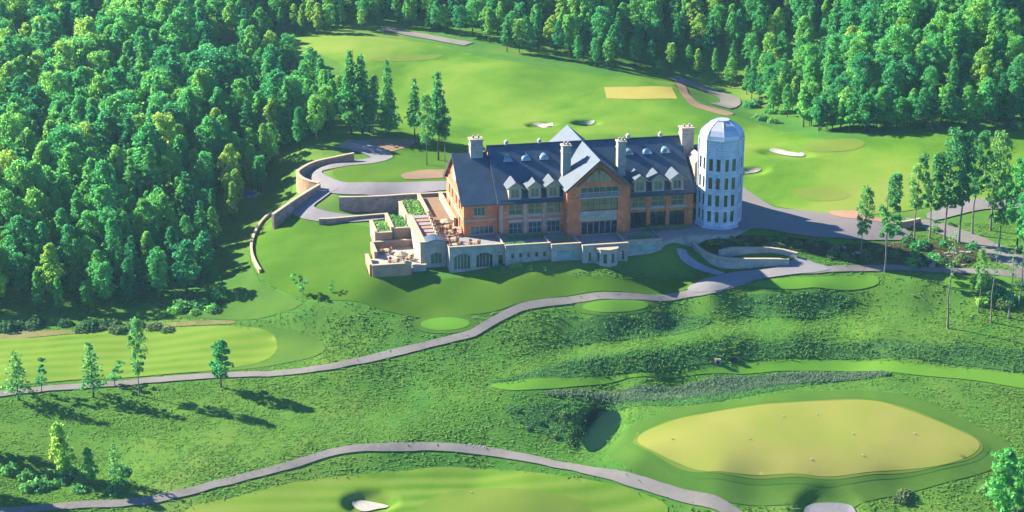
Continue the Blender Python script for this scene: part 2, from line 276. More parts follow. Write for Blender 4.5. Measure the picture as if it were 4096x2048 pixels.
# ------------------------------------------------------------------ terrain
S = 4096/2576.0; FPX = 2576/2/math.tan(HFOV/2)
_f = np.array([0, math.cos(PITCH), -math.sin(PITCH)]); _u = np.array([0, math.sin(PITCH), math.cos(PITCH)]); _r = np.array([1.0,0,0])
def ray(x, y): return _f+_r*(x-1288)/FPX+_u*(644-y)/FPX
def at_z(x, y, z): d = ray(x, y); return CAM+d*((z-CAM[2])/d[2])
TH = math.radians(11.5); BO = np.array([-2.4536, -27.6254, 0.0])
BX = np.array([math.cos(TH), math.sin(TH), 0]); BY = np.array([-math.sin(TH), math.cos(TH), 0])
def L2W(x, y, z=0.0): return BO+BX*x+BY*y+np.array([0,0,z])
CTRL = [  # measured point of the ground in the photograph (x, y) and its height over the clubhouse floor
 # front of the clubhouse
 (1250,706,-4.5),(1450,706,-4.3),(1600,710,-4.5),(1000,740,-6.0),(1200,745,-6.2),(1400,735,-5.7),(1600,726,-5.2),(1080,706,-4.6),(940,716,-4.6),
 (870,600,-3.7),(800,570,-3.8),(720,560,-4.3),(760,640,-5.0),(680,640,-5.8),(700,720,-7.2),(850,720,-5.6),(650,700,-7.0),(900,790,-7.8),(760,780,-8.2),(1000,800,-8.0),(920,640,-3.8),
 # banks left of the drive, valley
 (735,500,-5.2),(728,440,-4.2),(700,440,-5.0),(690,520,-6.0),(640,580,-7.2),(600,660,-8.4),(580,740,-9.6),(620,790,-10.6),(480,780,-11.4),(560,560,-8.4),(600,500,-7.6),
 # drive
 (868,365,0.5),(960,390,0.2),(900,405,-0.2),(800,425,-0.7),(775,445,-0.9),(830,475,-0.7),(950,472,0.0),(1100,470,0.2),(790,500,-1.6),(745,525,-2.8),(790,545,-3.1),(850,555,-3.3),(920,550,-3.3),
 (870,490,-1.0),(900,540,-3.2),(1000,535,-3.4),
 (860,420,0.2),(950,440,0.4),(1080,440,0.6),(1000,400,0.8),(1100,380,1.0),(900,350,1.2),(1000,350,1.4),
 # right of the clubhouse
 (1865,490,0.0),(1900,540,-0.1),(2000,560,-0.3),(2150,580,-0.7),(2270,600,-1.2),(1830,585,-0.5),(1950,600,-0.8),(2100,615,-1.3),(1780,600,-0.5),
 (1745,640,-3.6),(1800,660,-4.0),(1900,668,-4.1),(1985,662,-3.6),(1900,628,-2.2),(1830,620,-2.0),(2000,630,-2.0),(2080,650,-2.9),(2080,682,-4.0),(2200,678,-3.8),(2420,684,-3.8),(2250,650,-2.8),(2400,640,-2.4),
 (1760,725,-5.3),(1830,712,-4.9),(1950,690,-4.3),(1700,690,-5.0),(1650,680,-4.6),
 (2330,580,-1.0),(2450,600,-1.4),(2540,650,-2.2),(2430,515,0.2),(2560,510,0.4),(2320,540,-.4),(2570,700,-3.6),
 # middle path and lawn below
 (1790,732,-5.2),(1600,750,-6.0),(1450,757,-6.5),(1330,772,-7.2),(1250,800,-8.3),(1150,850,-10.0),(1000,886,-11.4),(800,928,-13.0),(600,944,-13.9),(400,956,-14.6),(200,973,-15.3),(0,992,-15.9),(-120,1000,-16.4),
 (1120,816,-8.8),(1060,800,-8.5),(1200,800,-8.1),(900,850,-10.6),(800,860,-11.6),(680,870,-13.0),(400,880,-14.2),(0,905,-15.2),(-120,910,-15.6),(600,820,-11.5),(300,830,-13.6),(0,845,-14.8),(-120,850,-15),(780,830,-10.4),
 (1548,771,-6.7),(1470,772,-6.9),(1630,766,-6.5),(1548,790,-7.3),(1400,800,-8.2),
 # tee and banks to the right
 (1900,715,-5.1),(2050,705,-4.9),(2200,708,-4.9),(2050,730,-5.2),(1920,732,-5.4),(2300,720,-5.0),(2450,720,-4.8),(2560,730,-5.0),
 (1900,792,-9.0),(2050,797,-9.0),(2200,794,-8.7),(2350,787,-8.1),(2500,800,-7.9),(1760,760,-7.1),(1820,730,-5.6),(1840,770,-7.6),
 (1780,815,-9.2),(1850,832,-9.5),(2000,826,-9.3),(2200,826,-9.1),(2400,836,-9.1),(2560,860,-9.5),
 (1850,846,-9.3),(2000,842,-9.1),(2200,843,-8.9),(2400,856,-9.2),
 (1900,903,-12.0),(2000,898,-11.9),(2200,902,-11.8),(2400,918,-11.8),(2560,938,-12.0),(2650,950,-12.1),
 # ridge and gullies in the middle
 (1500,808,-8.3),(1650,800,-8.3),(1770,800,-8.7),(1560,850,-10.8),(1680,830,-10.2),(1460,870,-11.7),(1400,890,-12.1),
 (1600,880,-10.3),(1720,864,-9.7),(1820,852,-9.4),(1480,902,-11.2),(1350,935,-12.4),
 (1600,932,-12.8),(1750,922,-12.5),(1450,945,-13.0),(1300,958,-13.2),(1830,915,-12.3),
 (1300,900,-11.8),(1200,880,-11.2),(1100,920,-12.4),(1300,850,-10.2),
 # mown strip and ditch
 (1320,972,-13.3),(1600,955,-12.9),(1850,933,-12.4),(2000,922,-12.2),(2200,923,-12.1),(2400,938,-12.2),(2560,958,-12.4),
 (1420,990,-14.2),(1550,985,-14.8),(1700,972,-14.9),(1850,958,-14.5),(2000,948,-14.0),(2150,943,-13.2),(1450,1000,-14.4),(1700,990,-15.0),(1850,975,-14.7),
 # putting green plateau
 (1640,1100,-14.5),(1780,1050,-14.1),(1950,1025,-13.8),(2150,1015,-13.6),(2300,1045,-13.8),(2450,1110,-14.3),(2380,1165,-14.7),(2200,1185,-14.9),(2000,1190,-15.0),(1800,1180,-15.0),(1680,1140,-14.8),(2050,1100,-14.2),
 (1750,1010,-14.2),(2000,995,-13.8),(2250,985,-13.5),(2450,1040,-14.1),(2540,1120,-15.1),(2450,1200,-15.9),(2250,1220,-16.3),(2000,1225,-16.3),(1800,1215,-16.3),(1600,1160,-15.7),(1560,1080,-14.9),(1650,1020,-14.4),
 (1470,1020,-15.1),(1460,1110,-17.1),(1510,1075,-16.5),(1530,1130,-16.7),(1400,1100,-16.8),(1350,1050,-15.5),(1250,1030,-14.7),(1250,1090,-16.1),
 # foreground
 (1000,960,-14.3),(800,980,-14.5),(600,1000,-15.3),(300,1010,-16.1),(0,1030,-16.7),(1000,1040,-16.1),(700,1060,-16.2),(400,1080,-17.0),(100,1090,-17.6),(900,1090,-16.7),(600,1140,-17.4),
 (880,1133,-17.5),(1000,1126,-17.3),(1150,1129,-17.2),(1300,1149,-17.5),(1450,1179,-17.8),(1600,1216,-18.2),(1750,1256,-18.6),(700,1181,-18.2),(560,1216,-18.8),(420,1250,-19.3),(200,1270,-19.7),(0,1286,-20.1),
 (150,1190,-19.2),(0,1180,-19.1),(300,1200,-19.0),(1000,1170,-19.0),(1200,1190,-19.2),(800,1220,-19.4),(1000,1240,-20.0),(1300,1240,-19.7),(1500,1250,-19.8),(700,1275,-20.2),(1200,1285,-20.2),(400,1300,-20.8),
 (2080,1275,-17.8),(2300,1260,-17.4),(2560,1250,-17.2),(1900,1260,-18.0),(2000,1360,-20.3),(1200,1380,-21.6),(400,1400,-22.3),(2600,1380,-19.8),(0,1400,-22.6),
 # course behind the clubhouse
 (1200,330,1.0),(1350,318,1.4),(1480,312,1.6),(1700,320,1.2),(1900,380,0.8),(1980,395,1.0),(2100,400,1.0),(2250,440,0.6),(2050,480,0.0),(2200,520,-0.4),(2500,440,1.2),(2300,355,3.6),(2420,325,5.4),(2560,330,5.2),(2100,352,2.6),
 (1000,310,1.2),(1150,260,1.8),(1400,220,2.6),(1600,235,2.2),(1690,235,1.8),(1700,210,1.0),(1540,190,3.0),(1250,150,4.2),(1000,110,5.0),(880,95,5.0),(930,140,4.4),(1100,140,4.2),(1180,200,3.2),(1450,280,1.6),
 (1790,245,-2.2),(1840,262,-2.4),(1760,215,-1.8),(1900,290,-1.2),(1980,320,0.4),(1800,275,0.6),(1870,300,1.0),(1740,255,1.4),
 # woods
 (1560,172,2.0),(1650,165,0.8),(1850,215,-2.0),(1980,290,0.0),(2080,330,2.2),(2350,318,5.4),(2550,300,5.8),(1300,128,4.0),(1000,72,5.0),
 (820,350,0.6),(760,395,-1.0),(700,390,-3.0),(620,430,-6.0),(500,600,-10.0),(300,810,-13.6),(0,825,-14.6),(400,650,-11.5),(200,700,-13.0),(100,500,-10.5),(350,450,-8.5),(650,300,-3.0),(500,300,-5.0),(200,300,-7.0),(800,250,0.0),
]
pts = [at_z(x, y, z) for x, y, z in CTRL]
for lx, ly, z in ((2,4,-1.6),(15,4,-1.6),(30,4,-1.2),(36,0,-.9),(40,-3,-.7),(44,-6,-.6),(-4,6,-2.2),(5,18,-.4),(30,18,-.3),(18,24,-.1),(5,-4,-3.0),(15,-6,-3.0),(25,-4,-2.4),(32,-4.5,-1.2),(-13,5,-3.9),(-20,4,-3.9),
                  (-10.5,-8,-3.95),(-5,-8,-3.8),(0,-8.8,-3.4),(3,-9,-2.7),(8,-10.2,-2.5),(12,-10.4,-2.4),(14,-11.9,-2.6),(17.5,-14.2,-2.7),(21,-12,-2.6),(24,-10.2,-2.1),(28,-10.2,-1.3),(32,-9,-.8),
                  (-9,18,-1.6),(-13,20,-2.0),(-20,16,-3.2),(-14,-5,-3.75),(-8,-4,-4.0),(-18,-7,-3.8),(-25,-7,-4.0),(-26,2,-3.9),(-24,12,-3.6)):
    pts.append(L2W(lx, ly, z))
for x, y, z in ((-420,-80,-22),(-300,-140,-26),(-150,-190,-25),(0,-200,-25),(150,-190,-23),(300,-140,-18),(420,-40,2),(420,150,30),(300,300,50),(150,420,55),(0,430,48),(-150,430,28),(-300,350,10),(-420,180,-4),(-420,50,-14),
                (200,240,38),(100,260,30),(0,300,24),(-100,310,14),(-200,280,4),(-250,150,-6),(-200,60,-13),(-180,-40,-18),
                (90,90,11),(130,80,17),(170,70,22),(60,120,8),(110,140,19),(20,150,9),(-30,170,8),(-80,190,6),(60,190,18),(150,130,26),(150,30,9),(170,-20,3)):
    pts.append(np.array([x, y, z], float))
pts = np.array(pts)
SC = 100.0
def tps(d2): return np.where(d2 > 1e-12, 0.5*d2*np.log(np.maximum(d2, 1e-12)), 0)
CX = pts[:, :2]/SC; n = len(CX)
K = tps(((CX[:,None,:]-CX[None])**2).sum(-1))+np.eye(n)*6e-4
Pm = np.hstack([np.ones((n,1)), CX]); A = np.block([[K, Pm],[Pm.T, np.zeros((3,3))]])
SOL = np.linalg.solve(A, np.concatenate([pts[:,2], np.zeros(3)]))
def vnoise(x, y, seed):
    xi = np.floor(x).astype(np.int64); yi = np.floor(y).astype(np.int64); fx = x-xi; fy = y-yi
    fx = fx*fx*(3-2*fx); fy = fy*fy*(3-2*fy)
    def h(a, b):
        k = (a*374761393+b*668265263+seed*974711) & 0xffffffff
        k = ((k ^ (k >> 13))*1274126177) & 0xffffffff
        return ((k ^ (k >> 16)) & 0xffff)/65535.0-0.5
    return (h(xi,yi)*(1-fx)+h(xi+1,yi)*fx)*(1-fy)+(h(xi,yi+1)*(1-fx)+h(xi+1,yi+1)*fx)*fy
HOLLOWS = []   # (x, y, rx, ry, rot, depth) bunkers dug into the ground
def raw_height(x, y):
    x = np.asarray(x, float); y = np.asarray(y, float); sh = x.shape; x = x.ravel(); y = y.ravel()
    out = np.zeros(len(x))
    cx = np.clip(x, -480, 480); cy = np.clip(y, -230, 480)
    for i in range(0, len(x), 20000):
        q = np.stack([cx[i:i+20000], cy[i:i+20000]], 1)/SC
        out[i:i+20000] = tps(((q[:,None,:]-CX[None])**2).sum(-1))@SOL[:n]+SOL[n]+q@SOL[n+1:]
    out += 0.95*vnoise(x/22, y/22, 1)+0.36*vnoise(x/9.5, y/9.5, 2)+0.08*vnoise(x/3.4, y/3.4, 3)
    for hx, hy, rx, ry, rot, dep in HOLLOWS:
        c, s = math.cos(rot), math.sin(rot); dx = x-hx; dy = y-hy; u = (dx*c+dy*s)/rx; v = (-dx*s+dy*c)/ry
        r = np.sqrt(u*u+v*v); k = np.clip((1.25-r)/0.5, 0, 1); out -= dep*k*k*(3-2*k)
    return out.reshape(sh)
def axis(a, b, step, far):
    core = np.arange(a, b+1e-6, step); g = [step*1.35**i for i in range(1, 40)]
    t = np.cumsum(g); t = t[t < far]; return np.concatenate([(a-t)[::-1], core, b+t])
GX = axis(-175, 175, 1.0, 5000); GY = axis(-118, 240, 1.0, 5000)
GZ = None
def make_grid():
    global GZ
    X, Y = np.meshgrid(GX, GY); GZ = raw_height(X, Y)
def H(x, y):
    """height of the ground sheet itself (bilinear on its grid)"""
    x = np.asarray(x, float); y = np.asarray(y, float)
    i = np.clip(np.searchsorted(GX, x)-1, 0, len(GX)-2); j = np.clip(np.searchsorted(GY, y)-1, 0, len(GY)-2)
    fx = np.clip((x-GX[i])/(GX[i+1]-GX[i]), 0, 1); fy = np.clip((y-GY[j])/(GY[j+1]-GY[j]), 0, 1)
    return (GZ[j,i]*(1-fx)+GZ[j,i+1]*fx)*(1-fy)+(GZ[j+1,i]*(1-fx)+GZ[j+1,i+1]*fx)*fy
def G(x, y):
    """the ground point seen at (x, y) of the photograph"""
    d = ray(x, y); t = np.linspace(120, 1100, 2000); P = CAM[None]+d[None]*t[:,None]
    below = P[:,2] < H(P[:,0], P[:,1])
    k = int(np.argmax(below)) if below.any() else len(t)-1
    lo, hi = t[max(k-1,0)], t[k]
    for _ in range(18):
        m = 0.5*(lo+hi); p = CAM+d*m
        if p[2] < float(H(p[0], p[1])): hi = m
        else: lo = m
    return CAM+d*hi
make_grid()
# bunkers are dug where the photograph shows them (positions found on the undug ground first)
BUNK = {}
for key, (x, y, rx, ry, rot, dep) in {
    'front': (930,1264,3.8,2.8,0.1,1.1), 'corner': (2085,1290,4.6,4.2,0,1.0), 'far_a': (1362,314,3.2,2.0,0,0.8), 'far_b': (1475,309,2.8,2.2,0,1.4),
    'far_c': (1978,386,5.4,2.4,-0.4,0.7), 'far_d': (1888,432,3.8,2.2,0.5,1.0), 'pit': (1510,1080,4.2,8.5,-0.25,0.9)}.items():
    p = G(x, y); BUNK[key] = p; HOLLOWS.append((p[0], p[1], rx, ry, rot, dep))
make_grid()

def ground_sheet():
    X, Y = np.meshgrid(GX, GY); nx, ny = len(GX), len(GY)
    V = np.stack([X.ravel(), Y.ravel(), GZ.ravel()], 1)
    i = np.arange(nx-1)[None]+np.arange(ny-1)[:,None]*nx; i = i.ravel()
    F_ = np.stack([i, i+1, i+1+nx, i+nx], 1)
    o = link('ground', np_mesh('ground', V, F_, True), M['rough']); tag(o, 'rolling rough grass of the golf course', kind='structure'); return o
ground_sheet()

# ------------------------------------------------------------------ draped patches and ribbons
def catmull(P, closed=True, step=1.5):
    P = [np.array(p[:2], float) for p in P]; n = len(P); out = []
    segs = range(n) if closed else range(n-1)
    for i in segs:
        if closed: p0, p1, p2, p3 = P[(i-1)%n], P[i], P[(i+1)%n], P[(i+2)%n]
        else: p0, p1, p2, p3 = P[max(i-1,0)], P[i], P[i+1], P[min(i+2,n-1)]
        k = max(2, int(np.linalg.norm(p2-p1)/step))
        for j in range(k):
            t = j/k; out.append(0.5*((2*p1)+(-p0+p2)*t+(2*p0-5*p1+4*p2-p3)*t*t+(-p0+3*p1-3*p2+p3)*t**3))
    if not closed: out.append(P[-1])
    return np.array(out)
def inside(px, py, poly):
    x1, y1 = poly[:,0], poly[:,1]; x2, y2 = np.roll(x1,-1), np.roll(y1,-1); r = np.zeros(len(px), bool)
    for a, b, c, d in zip(x1, y1, x2, y2):
        if b == d: continue
        r ^= ((b > py) != (d > py)) & (px < (c-a)*(py-b)/(d-b)+a)
    return r
MOWN = []      # outlines where no tall grass grows
def drape(name, outline, mat, off=0.08, step=1.6, smooth=True, mown=True, label=None, hfun=None):
    """outline: world xy polygon"""
    B = catmull(outline, True, step) if smooth else np.array([p[:2] for p in outline], float)
    if not smooth:
        o2 = []
        for i in range(len(B)):
            a, b = B[i], B[(i+1)%len(B)]; k = max(1, int(np.linalg.norm(b-a)/step))
            o2 += [a+(b-a)*j/k for j in range(k)]
        B = np.array(o2)
    x0, y0 = B.min(0); x1, y1 = B.max(0)
    gx, gy = np.meshgrid(np.arange(x0, x1, step), np.arange(y0, y1, step)); q = np.stack([gx.ravel(), gy.ravel()], 1)
    q = q[inside(q[:,0], q[:,1], B)]
    for hx, hy, rx, ry, rot, dep in HOLLOWS:
        m_ = 1.5*max(rx, ry)
        if step > 0.7 and hx > x0-m_ and hx < x1+m_ and hy > y0-m_ and hy < y1+m_:
            q = q[((q[:,0]-hx)**2+(q[:,1]-hy)**2) > m_*m_]
            ux, uy = np.meshgrid(np.arange(hx-m_, hx+m_, .55), np.arange(hy-m_, hy+m_, .55)); w = np.stack([ux.ravel(), uy.ravel()], 1)
            w = w[((w[:,0]-hx)**2+(w[:,1]-hy)**2) <= m_*m_]; w = w[inside(w[:,0], w[:,1], B)]
            q = np.concatenate([q, w])
    if len(q):
        keep = np.ones(len(q), bool)
        for i in range(0, len(q), 3000):
            d = ((q[i:i+3000,None]-B[None])**2).sum(-1).min(1); keep[i:i+3000] = d > (0.25*min(step,1.0))**2
        q = q[keep]
    allp = [Vector(p) for p in B]+[Vector(p) for p in q]; nb = len(B)
    r = geometry.delaunay_2d_cdt(allp, [(i,(i+1)%nb) for i in range(nb)], [], 1, 1e-5)
    V = np.array([(v.x, v.y) for v in r[0]]); tri = np.array([f for f in r[2] if len(f) == 3])
    z = (H(V[:,0], V[:,1]) if hfun is None else hfun(V[:,0], V[:,1]))+off
    # faces up
    a, b, c = V[tri[:,0]], V[tri[:,1]], V[tri[:,2]]; cr = (b[:,0]-a[:,0])*(c[:,1]-a[:,1])-(b[:,1]-a[:,1])*(c[:,0]-a[:,0])
    tri[cr < 0] = tri[cr < 0][:, ::-1]
    o = link(name, np_mesh(name, np.column_stack([V, z]), tri, True), mat); o['kind'] = 'structure'
    if label: o['label'] = label
    if mown: MOWN.append(B)
    return o
def gp(*pp): return [G(x, y)[:2] for x, y in pp]
def scale_poly(P, d):
    P = catmull(P, True, 3.0); c = P.mean(0); v = P-c; l = np.linalg.norm(v, axis=1)[:,None]; return (c+v*(l+d)/l)[::2]
PATHS = []
def ribbon(name, line, width, mat, off=0.19, across=4, label=None, world=False, wfun=None, step=1.2):
    P = catmull(line if world else gp(*line), False, step)
    T = np.gradient(P, axis=0); T /= np.linalg.norm(T, axis=1)[:,None]; Nn = np.stack([-T[:,1], T[:,0]], 1)
    V = []; Fc = []
    ws = np.full(len(P), width) if wfun is None else np.array([wfun(i/(len(P)-1)) for i in range(len(P))])
    jit = vnoise(P[:,0]/2.3, P[:,1]/2.3, 9)*0.35
    for k in range(across+1):
        e = (k/across-0.5); Q = P+Nn*(ws*e+(jit if abs(e) > .4 else 0))[:,None]
        V.append(np.column_stack([Q, H(Q[:,0], Q[:,1])+off]))
    m = len(P); V = np.concatenate(V)
    for k in range(across):
        i = np.arange(m-1); Fc.append(np.stack([k*m+i, k*m+i+1, (k+1)*m+i+1, (k+1)*m+i], 1))
    o = link(name, np_mesh(name, V, np.concatenate(Fc)[:, ::-1], True), mat); o['kind'] = 'structure'
    if label: o['label'] = label
    PATHS.append((P, width/2))
    return o

# ------------------------------------------------------------------ fairways, greens, paths
def ell(cx, cy, rx, ry, tilt=0.0, k=14):
    c, s = math.cos(tilt), math.sin(tilt)
    return [(cx+rx*math.cos(a)*c-ry*math.sin(a)*s, cy+rx*math.cos(a)*s+ry*math.sin(a)*c) for a in [2*math.pi*i/k for i in range(k)]]
drape('back_fairway', gp((740,96),(800,92),(900,92),(1000,100),(1120,118),(1250,150),(1400,172),(1560,192),(1680,200),(1705,225),(1735,255),(1800,280),(1880,302),(1990,335),(2080,352),(2200,345),(2350,330),(2480,325),(2600,330),(2610,520),(2500,505),(2380,515),(2300,528),(2150,540),(2000,528),(1930,512),(1880,486),(1850,500),
      (1780,440),(1700,400),(1500,380),(1300,385),(1180,380),(1120,352),(1000,342),(1010,300),(970,250),(920,210),(860,165),(800,135),(740,110)), M['course'], 0.09, 2.0, label='bright mown fairway behind the clubhouse')
drape('lawn', gp((868,352),(930,350),(1040,350),(1180,372),(1190,420),(1160,462),(1000,466),(880,462),(838,440),(850,420),(905,412),(960,400),(950,378)), M['lawn'], 0.09, 1.6, label='bright lawn inside the bend of the drive')
drape('valley_lawn', gp((735,470),(726,440),(700,446),(640,520),(596,580),(556,670),(552,740),(470,790),(600,806),(700,790),(760,765),(690,730),(650,700),(632,660),(630,620),(650,580),(690,548)), M['semi'], 0.085, 1.6, mown=True, label='mown valley between the left wood and the curved wall')
drape('sloping_lawn', gp((690,552),(760,545),(830,562),(940,575),(935,640),(930,695),(1040,705),(1130,702),(1260,690),(1400,690),(1560,700),(1690,705),(1770,700),(1740,722),(1600,738),(1450,742),(1320,760),(1240,785),(1160,795),(1000,790),(900,760),(760,750),(690,720),(655,690),(640,640),(650,590)), M['lawn'], 0.09, 1.6, label='smooth lawn sloping down in front of the clubhouse')
drape('fairway', gp((-60,868),(100,850),(300,832),(450,824),(590,821),(670,832),(697,860),(692,890),(650,914),(540,932),(400,944),(200,956),(-60,972)), M['fairway'], 0.12, 1.6, label='mown fairway at the left')
drape('fairway_fringe', gp((590,812),(700,826),(790,850),(820,875),(790,898),(700,918),(560,936),(500,938),(620,915),(680,890),(690,860),(660,835)), M['semi'], 0.09, 1.6, label='semi rough at the end of the left fairway')
for cx, cy, rx, ry, t in ((1120,816,62,16,-0.02),(1548,771,84,16,-0.03)):
    drape('green_collar', gp(*ell(cx, cy, rx+22, ry+8, t)), M['semi'], 0.10, 1.2, label='semi rough collar of a small green')
    drape('small_green', gp(*ell(cx, cy, rx, ry, t)), M['tee'], 0.14, 1.2, label='small bright oval green beside the path')
drape('tee', gp((1893,716),(1930,706),(1985,700),(2090,696),(2185,693),(2208,700),(2210,714),(2180,726),(2100,730),(1990,729),(1920,725)), M['tee'], 0.13, 1.2, label='mown tee beside the lower path')
drape('tee', gp((2380,700),(2480,696),(2590,700),(2600,728),(2480,728),(2390,722)), M['tee'], 0.13, 1.4, label='mown tee behind the thin trees')
drape('mown_strip', gp((1235,968),(1400,952),(1600,941),(1800,926),(1900,914),(2000,908),(2150,908),(2300,916),(2450,930),(2600,948),(2600,980),(2450,958),(2300,944),(2150,936),(2000,934),(1850,942),(1700,951),(1550,961),(1400,978),(1290,983)), M['tee'], 0.11, 1.2, label='narrow mown strip above the ditch')
PG = gp((1604,1105),(1650,1076),(1780,1042),(1950,1018),(2100,1010),(2200,1011),(2300,1040),(2400,1080),(2460,1112),(2452,1142),(2380,1170),(2250,1186),(2100,1201),(1990,1194),(1800,1188),(1700,1165),(1625,1128))
drape('green_surround', scale_poly(PG, 5.0), M['semi'], 0.085, 1.0, label='semi rough around the big putting green')
drape('green_collar', scale_poly(PG, 1.6), M['collar'], 0.12, 1.0, label='darker collar of the big putting green')
drape('green_fringe', scale_poly(PG, .55), M['fringe'], 0.155, 1.0, label='pale fringe around the big putting green')
drape('putting_green', PG, M['green'], 0.19, 1.0, label='big pale putting green')
drape('front_fairway', gp((470,1300),(600,1250),(760,1212),(950,1190),(1150,1176),(1330,1188),(1500,1212),(1610,1240),(1680,1300),(1500,1420),(800,1420)), M['fairway'], 0.10, 1.4, label='mown fairway at the bottom of the view')
drape('front_green', gp((1040,1310),(1075,1262),(1140,1238),(1220,1230),(1330,1236),(1430,1252),(1480,1280),(1490,1320),(1300,1390),(1120,1380)), M['pale'], 0.2, 1.3, label='pale green at the bottom edge of the view')
drape('dormant_tee', gp((1520,221),(1600,220),(1690,221),(1704,250),(1610,251),(1526,249)), M['dry'], 0.16, 1.4, smooth=False, label='straw yellow rectangular tee on the far slope')
drape('far_pale_turf', gp((2020,366),(2070,354),(2150,350),(2175,362),(2150,378),(2070,384),(2030,380)), M['pale'], 0.15, 1.6, label='pale green in front of the right hand wood')
drape('far_pale_turf', gp((930,152),(960,142),(1040,138),(1110,138),(1090,150),(1000,156)), M['pale'], 0.15, 1.8, label='backlit strip painted pale at the far end of the fairway')  # paler turf colour stands in for light on this strip of fairway
drape('dry_grass', gp((1990,482),(2040,470),(2110,474),(2140,492),(2100,506),(2030,504)), M['pale'], 0.13, 1.6, label='dry straw coloured grass right of the tower')
DITCH = gp((1370,988),(1450,982),(1600,972),(1750,962),(1900,948),(2050,938),(2180,936),(2240,942),(2160,956),(2000,966),(1880,982),(1760,1000),(1640,1008),(1500,1006),(1400,998))
drape('ditch', DITCH, M['reeds'], 0.13, 1.0, mown=False, label='grey green ditch with reeds between strip and green')
SEDGE = [gp(*q) for q in (((1240,960),(1330,936),(1450,905),(1600,882),(1720,868),(1812,858),(1826,880),(1828,912),(1700,928),(1500,945),(1300,962)),
  ((1480,802),(1600,794),(1700,792),(1785,802),(1760,826),(1650,846),(1540,856),(1470,868),(1425,850)),
  ((1880,746),(1950,741),(2080,739),(2150,750),(2100,788),(2000,800),(1900,800),(1852,780)),
  ((1858,862),(2000,853),(2200,854),(2400,866),(2600,888),(2600,936),(2400,918),(2200,903),(2000,900),(1872,905)),
  ((1400,1000),(1560,1010),(1700,1006),(1850,984),(1960,968),(2060,962),(2000,976),(1880,996),(1740,1018),(1600,1022),(1480,1014)),
  ((1270,1030),(1350,1015),(1450,1010),(1475,1035),(1458,1120),(1400,1108),(1320,1070)))]
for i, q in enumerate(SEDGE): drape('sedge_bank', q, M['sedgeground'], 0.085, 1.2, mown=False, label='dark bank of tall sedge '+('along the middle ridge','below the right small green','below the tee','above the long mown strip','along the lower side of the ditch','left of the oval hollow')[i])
# bunkers
def bunker(key, poly, label, mat='sand'):
    return drape('bunker_sand', gp(*poly), M[mat], 0.26, 0.5, label=label)
bunker('front', [(886,1266),(908,1262),(935,1266),(965,1272),(978,1277),(950,1284),(915,1290),(892,1280)], 'white sand of the bunker at the bottom edge')
bunker('corner', [(2022,1286),(2040,1272),(2085,1268),(2130,1272),(2150,1286),(2150,1310),(2090,1330),(2030,1315)], 'sand with shade painted grey in the bunker below the putting green', 'shadesand')
bunker('far_a', [(1336,314),(1350,310),(1375,314),(1392,313),(1384,320),(1350,319)], 'thin sand of the small bunker behind the roof')
bunker('far_b', [(1458,312),(1475,308),(1494,305),(1494,312),(1478,316)], 'white sand of the dark hollow bunker behind the roof')
bunker('far_c', [(1934,380),(1948,375),(1972,380),(2000,386),(2022,388),(2020,396),(1990,395),(1955,389)], 'curved white bunker in front of the right hand wood')
bunker('far_d', [(1862,434),(1880,430),(1905,425),(1915,430),(1900,436),(1870,440)], 'white bunker just right of the tower')
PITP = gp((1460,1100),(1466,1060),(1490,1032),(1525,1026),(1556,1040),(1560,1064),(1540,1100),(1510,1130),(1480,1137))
drape('hollow', PITP, M['darkgreen'], 0.12, 0.9, label='dark green surface filling the oval hollow left of the putting green')
# paths
ribbon('cart_path', [(-60,1000),(100,981),(200,973),(400,956),(600,944),(800,928),(900,910),(1000,887),(1150,851),(1215,826),(1262,796),(1330,771),(1450,756),(1600,748),(1720,742),(1790,731),(1850,714),(1950,691),(2080,680),(2200,676),(2330,678),(2450,684),(2600,700)], 1.75, M['path'], label='winding cart path below the clubhouse')
ribbon('cart_path', [(-60,1292),(100,1280),(200,1272),(420,1251),(560,1216),(700,1181),(800,1151),(880,1132),(1000,1125),(1150,1128),(1300,1148),(1450,1178),(1600,1215),(1750,1255),(1840,1292),(1900,1330)], 1.75, M['path'], label='cart path across the foreground')
drape('drive_junction', gp((1728,728),(1752,712),(1800,698),(1850,686),(1940,676),(1985,662),(2010,648),(2050,664),(2088,680),(2000,692),(1940,700),(1860,716),(1800,734),(1750,738)), M['drive'], 0.24, 1.2, label='wide paved fan where the service drive meets the path')
ribbon('walkway', [(1712,628),(1722,648),(1750,668),(1790,684),(1815,692)], 2.0, M['lavstone'], 0.2, label='narrow paved walk beside the curved wall')
ribbon('driveway', [(862,362),(905,370),(945,385),(962,398),(935,406),(880,412),(830,420),(790,434),(785,450),(815,466),(860,474),(950,474),(1050,471),(1130,468),(1240,462)], 4.6, M['drive'], 0.2, label='grey drive curling in from the wood')
ribbon('driveway', [(835,470),(815,482),(792,500),(765,520),(772,536),(810,546),(870,552),(930,550),(985,545)], 4.2, M['drive'], 0.23, label='lower branch of the drive behind the low wall')
drape('forecourt', gp((1862,468),(1888,486),(1948,524),(2060,536),(2180,548),(2262,566),(2292,590),(2272,606),(2180,606),(2080,600),(1980,588),(1905,576),(1860,584),(1800,590),(1790,560)), M['court'], 0.2, 1.4, smooth=False, label='paved forecourt in front of the tower')
drape('red_paving', gp((2085,535),(2160,534),(2180,545),(2235,556),(2250,566),(2180,556),(2110,548)), M['pinkstone'], 0.26, 1.2, label='strip of red paving at the edge of the forecourt')
ribbon('road', [(2280,560),(2330,566),(2400,588),(2460,612),(2520,642),(2600,684)], 5.0, M['path'], 0.2, label='road passing behind the thin trees at the right')
drape('car_park', gp((2330,540),(2400,512),(2480,498),(2600,492),(2600,520),(2480,528),(2400,545),(2350,556)), M['path'], 0.19, 1.6, label='grey car park behind the thin trees')
